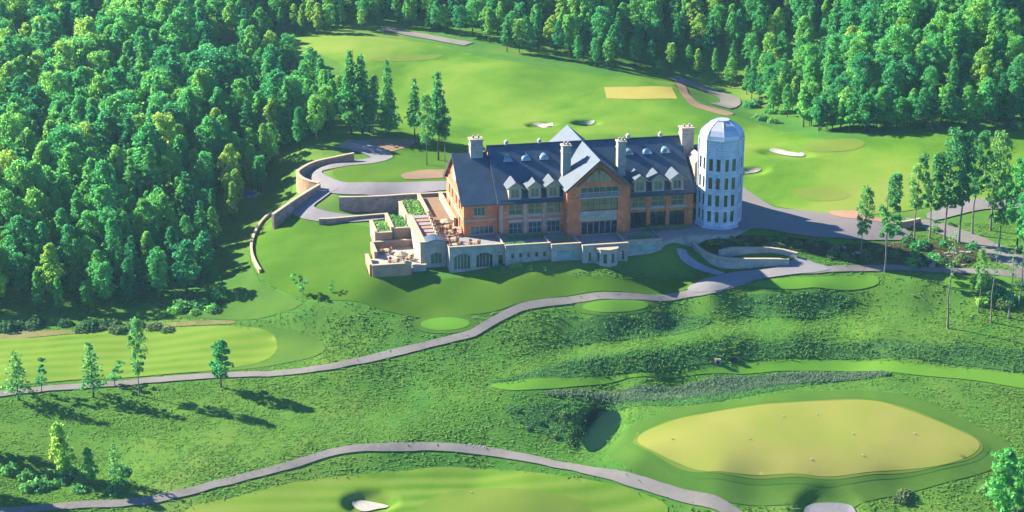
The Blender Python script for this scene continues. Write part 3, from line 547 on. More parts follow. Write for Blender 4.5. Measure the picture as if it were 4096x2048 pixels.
drape('soil_bank', gp((905,354),(1000,350),(1050,352),(1040,366),(990,382),(960,384),(940,370)), M['soil'], 0.19, 1.2, mown=True, label='bare orange soil bank by the drive')
drape('soil_bank', gp((1010,440),(1060,430),(1120,428),(1165,430),(1150,446),(1060,452),(1020,452)), M['soil'], 0.19, 1.2, label='bare brown strip of soil beside the clubhouse')
drape('scrub_bank', gp((2080,630),(2200,612),(2300,612),(2440,610),(2450,660),(2400,674),(2250,668),(2140,662)), M['scrub'], 0.10, 1.4, mown=False, label='dark planted bank beside the forecourt')
drape('scrub_bank', gp((1760,600),(1850,592),(1960,596),(2080,610),(2110,640),(2060,645),(1995,630),(1860,626),(1800,640),(1770,625)), M['scrub'], 0.10, 1.4, mown=False, label='dark planted bank above the curved wall')
drape('bare_verge', gp((1695,200),(1720,212),(1735,240),(1760,262),(1800,272),(1845,285),(1830,292),(1780,280),(1735,262),(1712,235)), M['soil'], 0.12, 1.4, label='bare verge at the edge of the shaded road')
ribbon('road', [(1690,195),(1740,214),(1790,232),(1830,248),(1836,262),(1810,268)], 5.0, M['path'], 0.2, label='shaded road along the far wood')
ribbon('road', [(960,72),(1010,82),(1100,98),(1180,112)], 4.0, M['path'], 0.2, label='pale track at the far end of the fairway')
ribbon('road', [(560,200),(590,235),(612,262),(640,282),(680,296)], 4.5, M['path'], 0.2, label='road glimpsed in a gap of the left wood')
PONDP = gp((585,488),(610,480),(640,480),(652,488),(630,496),(600,498))
drape('pond', PONDP, M['water'], 0.10, 1.2, smooth=True, label='small pale blue pool at the edge of the wood')
drape('bare_edge', gp((-60,842),(100,833),(300,826),(430,812),(560,806),(590,814),(450,822),(250,836),(100,848),(-60,862)), M['dryedge'], 0.10, 1.4, mown=False, label='pale dry edge between wood and fairway')

# ------------------------------------------------------------------ clubhouse
def wall_mesh(mb, o, u, v, nrm, w, h, holes, depth=0.3):
    """rectangular wall face w x h from corner o along u and v with openings (x0,x1,z0,z1[,arch rise]); reveals go inwards"""
    o, u, v, nrm = map(np.array, (o, u, v, nrm))
    xs = sorted({0.0, w, *[a for q in holes for a in q[:2]]}); zs = sorted({0.0, h, *[a for q in holes for a in q[2:4]]})
    def P(a, b, d=0.0): return tuple(o+u*a+v*b-nrm*d)
    for i in range(len(xs)-1):
        for j in range(len(zs)-1):
            cx = (xs[i]+xs[i+1])/2; cz = (zs[j]+zs[j+1])/2
            if any(q[0] < cx < q[1] and q[2] < cz < q[3] for q in holes): continue
            mb.poly([P(xs[i],zs[j]),P(xs[i+1],zs[j]),P(xs[i+1],zs[j+1]),P(xs[i],zs[j+1])])
    for q in holes:
        a, b, c, d = q[:4]
        if len(q) == 5:      # segmental arch: fill the corners over the curve
            r = q[4]; k = 8; arc = [(a+(b-a)*t/k, d-r*(2*t/k-1)**2) for t in range(k+1)]
            for t in range(k):
                mb.poly([P(*arc[t]),P(*arc[t+1]),P(arc[t+1][0],d),P(arc[t][0],d)])
                mb.poly([P(*arc[t]),P(*arc[t],depth),P(*arc[t+1],depth),P(*arc[t+1])])
            mb.poly([P(a,c),P(a,c,depth),P(a,d-r,depth),P(a,d-r)]); mb.poly([P(b,c),P(b,d-r),P(b,d-r,depth),P(b,c,depth)])
        else:
            mb.poly([P(a,c),P(a,c,depth),P(a,d,depth),P(a,d)]); mb.poly([P(b,c),P(b,d),P(b,d,depth),P(b,c,depth)])
            mb.poly([P(a,d),P(a,d,depth),P(b,d,depth),P(b,d)])
        mb.poly([P(a,c),P(b,c),P(b,c,depth),P(a,c,depth)])
def obox(mb, o, u, v, nrm, a, b, c, d, d0, d1):
    """box on a wall plane: a..b along u, c..d along v, d0..d1 along the outward normal"""
    o, u, v, nrm = map(np.array, (o, u, v, nrm))
    pts_ = [tuple(o+u*a+v*c+nrm*d0), tuple(o+u*b+v*c+nrm*d0), tuple(o+u*b+v*d+nrm*d0), tuple(o+u*a+v*d+nrm*d0)]
    mb.prism(pts_, tuple(nrm*(d1-d0)))
def window(parent, o, u, v, nrm, hole, cols=2, rows=1, frame=0.09, gm='glass', fm='white', depth=0.18, name='window', sill=True):
    """frame set in the opening, one pane for each light"""
    a, b, c, d = hole[:4]; e = 0.004
    mb = MB(); f = frame
    obox(mb, o,u,v,nrm, a+e, a+f, c+e, d-e, -depth-.06, -depth+.05); obox(mb, o,u,v,nrm, b-f, b-e, c+e, d-e, -depth-.06, -depth+.05)
    obox(mb, o,u,v,nrm, a+f, b-f, c+e, c+f, -depth-.06, -depth+.05); obox(mb, o,u,v,nrm, a+f, b-f, d-f, d-e, -depth-.06, -depth+.05)
    w = (b-a-2*f)/cols; h = (d-c-2*f)/rows
    for i in range(1, cols): obox(mb, o,u,v,nrm, a+f+w*i-f*.5, a+f+w*i+f*.5, c+f, d-f, -depth-.055, -depth+.045)
    for j in range(1, rows): obox(mb, o,u,v,nrm, a+f, b-f, c+f+h*j-f*.35, c+f+h*j+f*.35, -depth-.05, -depth+.04)
    if sill: obox(mb, o,u,v,nrm, a-.12, b+.12, c-.16, c-.003, -.02, .12)
    wo = mb.build(name, M[fm], parent)
    for i in range(cols):
        for j in range(rows):
            p = MB(); obox(p, o,u,v,nrm, a+f+w*i, a+f+w*(i+1), c+f+h*j, c+f+h*(j+1), -depth-.03, -depth-.01)
            p.build('pane', M[gm], wo)
    return wo
def slab_roof(name, x0, x1, yE, zE, yR, zR, mat, parent, th=0.28):
    """one slope: eave line (yE,zE) to ridge line (yR,zR), between x0 and x1"""
    ny = -(zR-zE); nz = (yR-yE) if yR > yE else -(yR-yE)
    if yR < yE: ny = (zR-zE)
    l = math.hypot(ny, nz); d = (0, -ny/l*th, -nz/l*th)
    return MB().prism([(x0,yE,zE),(x1,yE,zE),(x1,yR,zR),(x0,yR,zR)], d).build(name, mat, parent)
EX, EY, EZ = (1,0,0), (0,1,0), (0,0,1); FRONT = (0,-1,0); LEFT = (-1,0,0); RIGHT = (1,0,0)
club = empty('clubhouse', tuple(BO), TH)
tag(club, 'large brick clubhouse with blue slate roof, central gable and stone base', 'building')

MX1 = 37.3; EZv = 6.8; RZv = 14.5; RY = 10.4; DEP = 20.8
# main front wall, left part and right part
holesL = [(x-1.3, x+1.3, 3.9, 6.0) for x in (3.15,6.85,10.4)]+[(x-1.25, x+1.25, 0.15, 2.35) for x in (3.15,6.85,10.4)]
mb = MB(); wall_mesh(mb, (0,0,0), EX, EZ, FRONT, 12.2, 6.9, holesL)
fw = mb.build('front_wall', M['brick'], club)
for hq in holesL: window(club, (0,0,0), EX, EZ, FRONT, hq, 2 if hq[2] > 3 else 3, 2)
holesR = [(x-24.4-1.3, x-24.4+1.3, 3.9, 6.0) for x in (26.7,30.45,34.2)]+[(x-24.4-1.5, x-24.4+1.5, 0.1, 2.9) for x in (26.7,30.45,34.2)]
mb = MB(); wall_mesh(mb, (24.4,0,0), EX, EZ, FRONT, MX1-24.4, 6.9, holesR)
mb.build('front_wall', M['brick'], club)
for hq in holesR: window(club, (24.4,0,0), EX, EZ, FRONT, hq, 2 if hq[2] > 3 else 4, 2 if hq[2] > 3 else 1, gm='glass' if hq[2] > 3 else 'glassdark', fm='white' if hq[2] > 3 else 'dark')
# end, back and gable walls of the main block
MB().prism([(0.05,.01,-.5),(0.05,DEP,-.5),(0.05,DEP,6.4),(0.05,RY,13.9),(0.05,.01,6.4)], (0.3,0,0)).build('end_wall', M['brick'], club)
MB().prism([(MX1-.05,.01,-.5),(MX1-.05,DEP,-.5),(MX1-.05,DEP,6.4),(MX1-.05,RY,13.9),(MX1-.05,.01,6.4)], (-0.3,0,0)).build('end_wall', M['brick'], club)
MB().box((0.4,DEP-.3,-.5),(MX1-.4,DEP,6.5)).build('back_wall', M['brick'], club)
# bands and piers
for x0, x1, y in ((0.0,12.15,-.1),(24.45,MX1,-.1)):
    MB().box((x0,y,3.45),(x1,-.004,3.72)).build('string_course', M['coping'], club)
    MB().box((x0,y-.06,6.25),(x1,-.004,6.52)).build('cornice', M['coping'], club)
for x in (0.45,5.0,8.65,24.75,28.6,32.3,36.6): MB().box((x-.35,-.18,0),(x+.35,-.104,6.24)).build('pilaster', M['brickpale' if x < 20 else 'brick'], club)
for x in (3.15,6.85,10.4): MB().box((x-1.4,-.07,2.5),(x+1.4,-.005,2.9)).build('lintel', M['white'], club)
# roof of the main block
roof = slab_roof('roof', -.25, MX1+.25, -.65, EZv-.45, RY, RZv, M['slate'], club)
slab_roof('roof_back', -.25, MX1+.25, DEP+.65, EZv-.45, RY+.002, RZv, M['slate'], club)
MB().box((-.3,RY-.18,RZv-.12),(MX1+.3,RY+.18,RZv+.1)).build('ridge_cap', M['dark'], club)
MB().box((-.25,-.82,EZv-.62),(11.6,-.66,EZv-.42)).build('gutter', M['dark'], club)
MB().box((24.7,-.82,EZv-.62),(MX1+.25,-.66,EZv-.42)).build('gutter', M['dark'], club)
# left wing, set back a little and lower
WX = -6.4; wz = 13.4; wy0 = 0.8
hw = [(1.9,4.0,3.9,5.5),(1.2,5.6,0.3,1.9)]
mb = MB(); wall_mesh(mb, (WX,wy0,0), EX, EZ, FRONT, -WX-.001, 6.6, hw); mb.build('wing_wall', M['brick'], club)
window(club, (WX,wy0,0), EX, EZ, FRONT, hw[0], 3, 1); window(club, (WX,wy0,0), EX, EZ, FRONT, hw[1], 5, 1)
MB().box((WX,wy0-.1,2.9),(-.06,wy0-.004,3.2)).build('string_course', M['coping'], club)
# gable end in the sun
ge = [(3.0,4.2,3.9,5.8),(6.4,7.6,3.9,5.8),(10.6,11.8,3.9,5.8),(14.0,15.2,3.9,5.8),(3.0,4.6,0.4,2.5),(14.0,15.2,0.4,2.5)]
mb = MB(); wall_mesh(mb, (WX,wy0+19.2,-.5), (0,-1,0), EZ, LEFT, 19.2, 6.9, [(a,b,c+.5,d+.5) for a,b,c,d in ge])
mb.poly([(WX,wy0,6.4),(WX,wy0+19.2,6.4),(WX,RY,12.9)]); mb.build('gable_end', M['brick'], club)
for q in ge: window(club, (WX,wy0+19.2,0), (0,-1,0), EZ, LEFT, q, 2, 1)
MB().box((WX-.12,wy0,2.9),(WX-.004,wy0+19.2,3.25)).build('string_course', M['coping'], club)
MB().box((WX-.14,wy0,6.1),(WX-.004,wy0+19.2,6.45)).build('cornice', M['coping'], club)
MB().prism([(WX-.02,RY-1.5,8.2),(WX-.02,RY+1.5,8.2),(WX-.02,RY+1.5,9.6),(WX-.02,RY,11),(WX-.02,RY-1.5,9.6)], (-.08,0,0)).build('louvre', M['white'], club)
for s_ in (-1,1):   # timber brackets and barge boards of the gable
    y1 = RY+s_*(RY-.15) if s_ < 0 else RY+(RY-.15)
    MB().prism([(WX-.55,RY,wz-.1),(WX-.55,y1,5.95),(WX-.55,y1,5.55),(WX-.55,RY,wz-.6)], (.14,0,0)).build('barge_board', M['timber'], club)
    MB().tube([(WX-.05,RY+s_*5.2,8.0),(WX-.5,RY+s_*4.6,9.2)], .13, 4).build('bracket', M['timber'], club)
slab_roof('wing_roof', WX-.6, -.251, .05, EZv-.6, RY, wz, M['slate'], club)
slab_roof('wing_roof_back', WX-.6, -.251, 20.75, EZv-.6, RY+.002, wz, M['slate'], club)
# right wing towards the tower
mb = MB(); wall_mesh(mb, (MX1,1.2,0), EX, EZ, FRONT, 4.2, 6.3, [(.5,2.2,3.9,5.8),(.5,2.2,.1,2.6)]); mb.build('wing_wall', M['brick'], club)
for q in ((.5,2.2,3.9,5.8),(.5,2.2,.1,2.6)): window(club, (MX1,1.2,0), EX, EZ, FRONT, q, 2, 1, gm='glassdark', fm='dark')
slab_roof('wing_roof', MX1+.26, 42.2, .6, 6.3, RY, 12.6, M['slate'], club); slab_roof('wing_roof_back', MX1+.26, 42.2, 20.2, 6.3, RY+.002, 12.6, M['slate'], club)
# stone dormer gable between roof and tower
MB().prism([(38.2,2.4,7.0),(40.6,2.4,7.0),(40.6,2.4,11.2),(39.4,2.4,12.6),(38.2,2.4,11.2)], (0,6,0)).build('stone_gable', M['coping'], club)

# central gable
GYf = -3.0; GXc = 18.2; GH = 6.0; gz = 9.3; az = 14.55
gh = [(2.6,9.8,7.75,9.55),(2.75,9.65,4.75,7.2),(2.75,9.65,0.1,2.7)]
mb = MB(); wall_mesh(mb, (GXc-GH,GYf,0), EX, EZ, FRONT, 2*GH, gz, [(2.6,9.8,7.75,9.2999),gh[1],gh[2]])
mb.poly([(GXc-GH,GYf,gz),(GXc+GH,GYf,gz),(GXc,GYf,13.9)])
mb.build('gable_wall', M['brick'], club)
gh[0] = (2.6,9.8,7.75,9.28)
window(club, (GXc-GH,GYf,0), EX, EZ, FRONT, gh[0], 6, 1, sill=False, name='balcony_window', gm='glass')
window(club, (GXc-GH,GYf,0), EX, EZ, FRONT, gh[1], 6, 2, gm='glassolive', fm='timber', name='great_window', sill=False)
window(club, (GXc-GH,GYf,0), EX, EZ, FRONT, gh[2], 6, 1, gm='glassdark', name='terrace_doors', sill=False)
MB().box((GXc-GH,GYf-.12,2.85),(GXc+GH,GYf-.004,3.5)).build('string_course', M['coping'], club)
MB().box((GXc-3.7,GYf-.13,3.51),(GXc+3.7,GYf-.005,4.7)).build('stone_panel', M['stone'], club)
# balcony
MB().box((GXc-3.9,GYf-.9,7.4),(GXc+3.9,GYf-.004,7.6)).build('balcony_floor', M['white'], club)
mb = MB(); mb.box((GXc-3.9,GYf-.9,8.45),(GXc+3.9,GYf-.82,8.55))
for i in range(27): x = GXc-3.86+i*7.72/26; mb.box((x-.02,GYf-.88,7.603),(x+.02,GYf-.84,8.447))
mb.build('balcony_railing', M['white'], club)
# half round window
k = 12; arc = [(GXc+2.0*math.cos(math.pi*i/k), GYf-.03, 10.3+1.75*math.sin(math.pi*i/k)) for i in range(k+1)]
lw = MB().prism(arc, (0,-.03,0)).build('lunette_window', M['glassolive'], club)
mb = MB()
for i in range(k):
    a, b = np.array(arc[i]), np.array(arc[i+1]); c = np.array([GXc, GYf-.03, 10.3])
    mb.prism([tuple(a), tuple(b), tuple(c+(b-c)*1.12), tuple(c+(a-c)*1.12)], (0,-.09,0))
mb.build('frame', M['coping'], lw)
for i in range(1, 4): MB().box((GXc-2.0+i-.04,GYf-.09,10.31),(GXc-2.0+i+.04,GYf-.061,10.3+1.7*math.sin(math.acos(min(1,abs(i-2)/2)))-.02)).build('mullion', M['timber'], lw)
# side walls of the projecting bay
MB().box((GXc-GH+.002,GYf+.02,0),(GXc-GH+.3,-.002,gz)).build('return_wall', M['brick'], club)
MB().box((GXc+GH-.3,GYf+.02,0),(GXc+GH-.002,-.002,gz)).build('return_wall', M['brick'], club)
for x in (GXc-GH+1.3, GXc+GH-1.3): MB().box((x-1.15,GYf-.2,0),(x+1.15,GYf-.125,7.3)).build('pilaster', M['brick'], club)
# cross roof
for s_ in (-1, 1):
    xe = GXc+s_*(GH+.55); l = math.hypot(az-8.85, GH+.55); th = .28
    d = (-s_*(az-8.85)/l*th, 0, -(GH+.55)/l*th)
    MB().prism([(xe,GYf-.75,8.85),(GXc+s_*.002,GYf-.75,az),(GXc+s_*.002,22.7,az),(xe,22.7,8.85)], d).build('cross_roof', M['slate'], club)
    MB().prism([(xe,GYf-.78,8.8),(GXc+s_*.001,GYf-.78,az-.05),(GXc+s_*.001,GYf-.78,az-.5),(xe,GYf-.78,8.4)], (0,.16,0)).build('barge_board', M['timber'], club)
    MB().prism([(GXc+s_*.3,GYf-.4,13.0),(GXc+s_*4.2,GYf-.4,9.7),(GXc+s_*4.2,GYf-.4,9.4),(GXc+s_*.3,GYf-.4,12.65)], (0,.16,0)).build('truss_brace', M['timber'], club)
MB().box((GXc-.12,GYf-.42,11.9),(GXc+.12,GYf-.2,14.0)).build('king_post', M['timber'], club)
MB().prism([(GXc-5.9,22.0,6),(GXc+5.9,22.0,6),(GXc+5.9,22.0,9.1),(GXc,22.0,14.1),(GXc-5.9,22.0,9.1)], (0,.3,0)).build('back_gable', M['brick'], club)
MB().box((GXc-5.9,DEP+.01,-.5),(GXc+5.9,22.3,5.99)).build('back_bay', M['brick'], club)

# dormers, skylights, vents, chimneys
def slope_z(y): return EZv-.45+(y+.65)*(RZv-EZv+.45)/(RY+.65)
def dormer(x, gm='glassolive'):
    d = empty('dormer', (x, .05, slope_z(.05)), 0, club); w = .92; d.scale = (1.28, 1.28, 1.25)
    mb = MB(); wall_mesh(mb, (-w,0,-.15), EX, EZ, FRONT, 2*w, 1.95, [(.32,2*w-.32,.35,1.7)], .2)
    mb.poly([(-w,0,1.8),(w,0,1.8),(0,0,2.62)])
    for s_ in (-1,1): mb.poly([(s_*w,0,-.15),(s_*w,0,1.8),(s_*w,2.7,1.8)])
    mb.build('dormer_wall', M['coping'], d)
    window(d, (-w,0,-.15), EX, EZ, FRONT, (.32,2*w-.32,.35,1.7), 2, 1, gm=gm, name='dormer_window', sill=True, frame=.08)
    for s_ in (-1,1):
        xe = s_*(w+.38); dz = .98; l = math.hypot(dz, w+.38); nn = (-s_*dz/l*.12, 0, -(w+.38)/l*.12)
        MB().prism([(xe,-.35,1.72),(s_*.002,-.35,2.7),(s_*.002,3.95,2.7),(xe,2.6,1.72)], nn).build('dormer_roof', M['slate'], d)
        MB().prism([(xe,-.37,1.70),(s_*.001,-.37,2.68),(s_*.001,-.37,2.5),(xe,-.37,1.52)], (0,.1,0)).build('barge_board', M['coping'], d)
    return d
for i, x in enumerate((3.12,6.83,10.3,26.9,30.44,34.15)): dormer(x, 'glass' if i == 5 else 'glassolive')
for x in (3.23,6.72,10.22,26.61,30.24,33.83):       # eyebrow skylights
    y0 = 7.1; mb = MB(); k = 10; z0 = slope_z(y0)
    V = []; 
    for j in range(5):
        t = j/4; rr = math.cos(t*math.pi/2)
        for i in range(k+1):
            a = math.pi*i/k; V.append((x+.95*rr**.6*math.cos(a), y0+1.6*t, z0-.1+.85*rr*math.sin(a)+(slope_z(y0+1.6*t)-z0)))
    F_ = [(j*(k+1)+i, j*(k+1)+i+1, (j+1)*(k+1)+i+1, (j+1)*(k+1)+i) for j in range(4) for i in range(k)]+[tuple(range(k, -1, -1))]
    mb.v = V; mb.f = F_; e_ = mb.build('eyebrow_skylight', M['glassblue'], club, smooth=True)
    MB().box((x-1.05,y0-.12,z0-.14),(x+1.05,y0-.01,z0+.06)).build('frame', M['dark'], e_)
for x in (3.5,9.9,27.2,33.6):
    mb = MB(); mb.box((x-.3,RY-.3,RZv+.02),(x+.3,RY+.3,RZv+.55)); mb.prism([(x-.42,RY-.42,RZv+.552),(x+.42,RY-.42,RZv+.552),(x,RY-.42,RZv+.95)], (0,.84,0))
    mb.build('ridge_vent', M['white'], club)
def chimney(x0, x1, y0, y1, z0, z1, mat='stone'):
    c = MB().box((x0,y0,z0),(x1,y1,z1)).build('chimney', M[mat], club)
    MB().box((x0-.16,y0-.16,z1+.002),(x1+.16,y1+.16,z1+.3)).build('chimney_cap', M['coping'], c)
    MB().box((x0-.1,y0-.1,z1-1.2),(x1+.1,y1+.1,z1-.98)).build('chimney_band', M['coping'], c)
    for t in (.28,.72): MB().tube([((x0+(x1-x0)*t),(y0+y1)/2,z1+.302),((x0+(x1-x0)*t),(y0+y1)/2,z1+.85)], .22, 8).build('chimney_pot', M['palepave'], c)
    return c
chimney(-3.5,-1.2,9.2,11.2,10.5,15.9); chimney(12.75,14.3,3.0,4.6,7.0,15.5); chimney(23.4,24.9,3.2,4.8,7.0,15.7); chimney(37.35,39.7,8.4,10.6,8.0,16.2)

# ------------------------------------------------------------------ stone base below the clubhouse
base = empty('podium', (0,0,0), 0, club)
def podium_block(x0, x1, y, zb, zt, holes, nm='podium_wall', mat='stone', y1=0.0):
    mb = MB(); wall_mesh(mb, (x0,y,zb), EX, EZ, FRONT, x1-x0, zt-zb, holes, .35)
    mb.poly([(x0,y,zb),(x0,y1,zb),(x0,y1,zt),(x0,y,zt)]); mb.poly([(x1,y,zb),(x1,y,zt),(x1,y1,zt),(x1,y1,zb)])
    o = mb.build(nm, M[mat], base)
    MB().box((x0-.1,y-.12,zt+.003),(x1+.1,y+.42,zt+.2)).build('coping', M['coping'], base)
    mb2 = MB(); mb2.box((x0+.02,y+.36,zt-.9),(x1-.02,y+.42,zt)); mb2.build('parapet_back', M[mat], base)
    return o
def podwin(x0, y, zb, q, cols, gm='glassdark', rows=1, fm='white', name='podium_window', sill=False):
    window(base, (x0,y,zb), EX, EZ, FRONT, q, cols, rows, gm=gm, fm=fm, depth=.22, name=name, sill=sill)
zb = -6.2
def up(x0, *qs): return [(q[0]-x0, q[1]-x0, q[2]-zb, q[3]-zb)+tuple(q[4:]) for q in qs]
A_ = up(-10.5, (-9.75,-6.6,-3.5,-.5,.7), (-5.65,-2.5,-3.4,-.5,.7), (-1.55,-.6,-3.55,-1.2))
podium_block(-10.5,-.4,-7.4,zb,.75,A_)
for i, q in enumerate(A_): podwin(-10.5,-7.4,zb,q,(5,5,1)[i],('glass','glassdark','glassdark')[i], name='podium_door' if i == 2 else 'arched_window')
B_ = up(-.399, *[(.6+i*1.48,1.28+i*1.48,-1.75,-.72) for i in range(5)])
podium_block(-.399,7.9,-8.4,zb,.75,B_)
for i, q in enumerate(B_): podwin(-.399,-8.4,zb,q,1,'glass' if i == 2 else 'glassdark')
C_ = up(7.901, (8.8,12.7,-2.0,-.35))
podium_block(7.901,13.3,-9.6,zb,.75,C_)
podwin(7.901,-9.6,zb,C_[0],3,'glassblue')
D_ = up(13.301, (14.4,14.9,-2.3,-.5), (20.6,21.1,-2.4,-.5))
podium_block(13.301,21.7,-11.2,zb,.75,D_)
for q in D_: podwin(13.301,-11.2,zb,q,1)
podium_block(21.701,28.6,-9.6,zb,.55,up(21.701,(22.4,27.6,-1.6,-.2)))
podwin(21.701,-9.6,zb,up(21.701,(22.4,27.6,-1.6,-.2))[0],4,'glassblue')
# bay of the stone base: five sides of an octagon
bc = (17.75,-11.2); br = 2.15; vs = [(bc[0]+br*math.cos(math.pi+math.pi*i/4), bc[1]+br*math.sin(math.pi+math.pi*i/4)) for i in range(5)]
for i in range(4):
    a, b = np.array(vs[i]), np.array(vs[i+1]); u = (b-a)/np.linalg.norm(b-a); w = float(np.linalg.norm(b-a)); nn = (u[1], -u[0], 0); uu = (u[0],u[1],0)
    q = (.42,w-.42,-2.25-zb,-.35-zb)
    mb = MB(); wall_mesh(mb, (a[0],a[1],zb), uu, EZ, nn, w, .3-zb, [q], .25); mb.build('bay_wall', M['stone'], base)
    window(base, (a[0],a[1],zb), uu, EZ, nn, q, 1, 1, gm='glassdark', depth=.16, name='bay_window', sill=False)
MB().prism([(x,y,.303) for x, y in [(bc[0]+1.08*(x-bc[0]), bc[1]+1.08*(y-bc[1])-.01) for x, y in vs]], (0,0,.2)).build('bay_roof', M['coping'], base)
# terrace floor and the paving under the tower
MB().prism([(-10.4,-7.0,-.25),(-.5,-7.0,-.25),(-.5,-8.0,-.25),(7.9,-8.0,-.25),(7.9,-9.2,-.25),(13.3,-9.2,-.25),(13.3,-10.8,-.25),(21.6,-10.8,-.25),(21.6,-9.2,-.25),(28.5,-9.2,-.25),(34,-6.2,-.25),(43,-7.2,-.25),(48.5,-4.5,-.25),(49.5,2,-.25),(46,6,-.25),(36,3,-.25),(36,.5,-.25),(-6.3,.9,-.25),(-10.4,.9,-.25)], (0,0,.24)).build('terrace_floor', M['flag'], base)
MB().prism([(28.4,-9.3,-4),(34,-6.3,-4),(43,-7.3,-4),(48.6,-4.6,-4),(49.6,2,-4),(46,6.1,-4),(36,3.1,-4),(28.4,-4,-4)], (0,0,3.74)).build('terrace_edge', M['stone'], base)

# ------------------------------------------------------------------ tower
TX, TY, TR = 42.35, -.25, 4.15
tw = empty('tower', tuple(L2W(TX, TY, 0)), TH)
tag(tw, 'pale octagonal tower with silver faceted dome beside the clubhouse', 'tower')
tz = 16.7; va = [math.radians(-90-57+45*i) for i in range(9)]; TV = [(TR*math.cos(a), TR*math.sin(a)) for a in va]
rowsz = [(1.2,3.3),(4.3,6.5),(7.6,9.8),(11.1,13.4)]
for i in range(8):
    a, b = np.array(TV[i]), np.array(TV[i+1]); u = (b-a)/np.linalg.norm(b-a); w = float(np.linalg.norm(b-a)); nn = (u[1], -u[0], 0); uu = (u[0],u[1],0)
    hol = [(c-.37, c+.37, z0, z1) for c in (w*.27, w*.73) for z0, z1 in rowsz] if i not in (4,5) else []
    mb = MB(); wall_mesh(mb, (a[0],a[1],-.0), uu, EZ, nn, w, tz, hol, .3); fo = mb.build('tower_face', M['tower'], tw)
    for q in hol: window(tw, (a[0],a[1],0), uu, EZ, nn, q, 1, 2, gm=('glassdark','glass','glassteal')[(i*2+int(q[2]*1.7)) % 3], depth=.2, frame=.05, sill=False, fm='dark')
    for z in (3.75,7.05,10.4):
        mb = MB(); obox(mb, (a[0],a[1],0), uu, EZ, nn, .01, w-.01, z, z+.22, .002, .07); mb.build('band', M['tower'], tw)
for i in range(8):
    x, y = TV[i]; MB().tube([(x*1.005,y*1.005,0),(x*1.005,y*1.005,tz)], .16, 6).build('corner_pier', M['tower'], tw)
def ring(r, z): return [(r/TR*x, r/TR*y, z) for x, y in TV[:8]]
MB().prism(ring(TR+.22, tz+.002), (0,0,.3)).build('dome_rim', M['metal'], tw)
prof = [(TR+.05,tz+.303),(TR-.05,tz+1.0),(TR-.55,tz+1.9),(TR-1.4,tz+2.65),(TR-2.3,tz+3.12),(1.35,tz+3.3)]
for i in range(8):
    mb = MB(); n_ = len(prof)
    for r, z in prof:
        p, q = ring(r, z)[i], ring(r, z)[(i+1) % 8]; mb.v += [p, q]
    mb.f = [(2*j, 2*j+1, 2*j+3, 2*j+2) for j in range(n_-1)]; mb.build('dome_panel', M['metal'], tw)
for i in range(8): MB().tube([ring(r+.02, z)[i] for r, z in prof], .06, 5).build('dome_rib', M['metal'], tw)
MB().prism(ring(1.45, tz+3.28), (0,0,.18)).build('dome_cap', M['metal'], tw)
MB().prism(ring(TR+.5, -.02), (0,0,.3)).build('plinth', M['tower'], tw)

# ------------------------------------------------------------------ garden terraces left of the clubhouse
def lthing(name, label, cat, group=None, loc=(0,0,0)):
    e_ = empty(name, tuple(L2W(*loc)), TH); return tag(e_, label, cat, group)
def gwall(label, a, b, w, z0, z1, mat='peach', cap=True, name='garden_wall', group=None, capmat='coping'):
    """straight wall from a to b in clubhouse coordinates"""
    t = lthing(name, label, 'wall', group, (a[0], a[1], 0))
    d = np.array(b, float)-np.array(a, float); l = np.linalg.norm(d); u = d/l; nn = np.array([-u[1], u[0]])*w/2
    q = [(nn[0],nn[1]),(-nn[0],-nn[1]),(d[0]-nn[0],d[1]-nn[1]),(d[0]+nn[0],d[1]+nn[1])]
    MB().prism([(x,y,z0) for x, y in q], (0,0,z1-z0)).build('masonry', M[mat], t)
    if cap:
        n2 = nn*1.35; e2 = u*.08
        q = [(n2[0]-e2[0],n2[1]-e2[1]),(-n2[0]-e2[0],-n2[1]-e2[1]),(d[0]-n2[0]+e2[0],d[1]-n2[1]+e2[1]),(d[0]+n2[0]+e2[0],d[1]+n2[1]+e2[1])]
        MB().prism([(x,y,z1+.002) for x, y in q], (0,0,.16)).build('coping', M[capmat], t)
    return t
gwall('tall white sunlit wall beside the sunken patio', (-14.85,-4.1), (-14.85,13.0), .9, -4.2, .95, 'coping')
gwall('pale wall edging the upper planting bed', (-15.3,13.1), (-15.3,22.0), .5, -4.0, .95, 'coping')
gwall('pale wall between planting bed and brown court', (-11.0,14.0), (-11.0,26.0), .5, -2.5, .95, 'coping')
gwall('pale wall along the foot of the sunny gable end', (-6.9,7.5), (-6.9,25.0), .5, -2.0, 1.5, 'coping')
gwall('outer side wall of the left planting bed', (-21.9,7.7), (-21.9,14.8), .5, -4.4, -.3, 'coping')
gwall('wall between the two small planting beds', (-18.65,8.6), (-18.65,17.2), .5, -4.0, .1, 'coping')
gwall('front wall of the left planting bed', (-22.1,7.6), (-18.95,7.6), .5, -4.3, -.45, 'peach')
gwall('front wall of the right planting bed', (-18.35,8.5), (-15.4,8.5), .5, -4.3, -.05, 'peach')
gwall('low wall behind the sunken patio', (-22.9,6.5), (-15.35,6.5), .5, -4.3, -1.85, 'peach')
gwall('low stone wall at the front of the sunken patio', (-24.4,-6.2), (-17.3,-6.2), .5, -5.0, -2.05, 'peach')
gwall('side wall of the sunken patio facing the lawn', (-24.6,-5.9), (-24.6,0.2), .5, -5.0, -2.05, 'peach')
gwall('upper side wall of the sunken patio', (-22.9,0.6), (-22.9,6.2), .5, -5.0, -1.9, 'peach')
gwall('short wall joining patio and pavilion', (-17.0,-5.2), (-14.5,-5.2), .5, -5.0, -2.9, 'stone')
def lfloor(name, pts_, z, mat, label, th=.25):
    o = MB().prism([(x,y,z-th) for x, y in pts_], (0,0,th)).build(name, M[mat]); o.location = tuple(BO); o.rotation_euler = (0,0,TH)
    return tag(o, label, kind='structure')
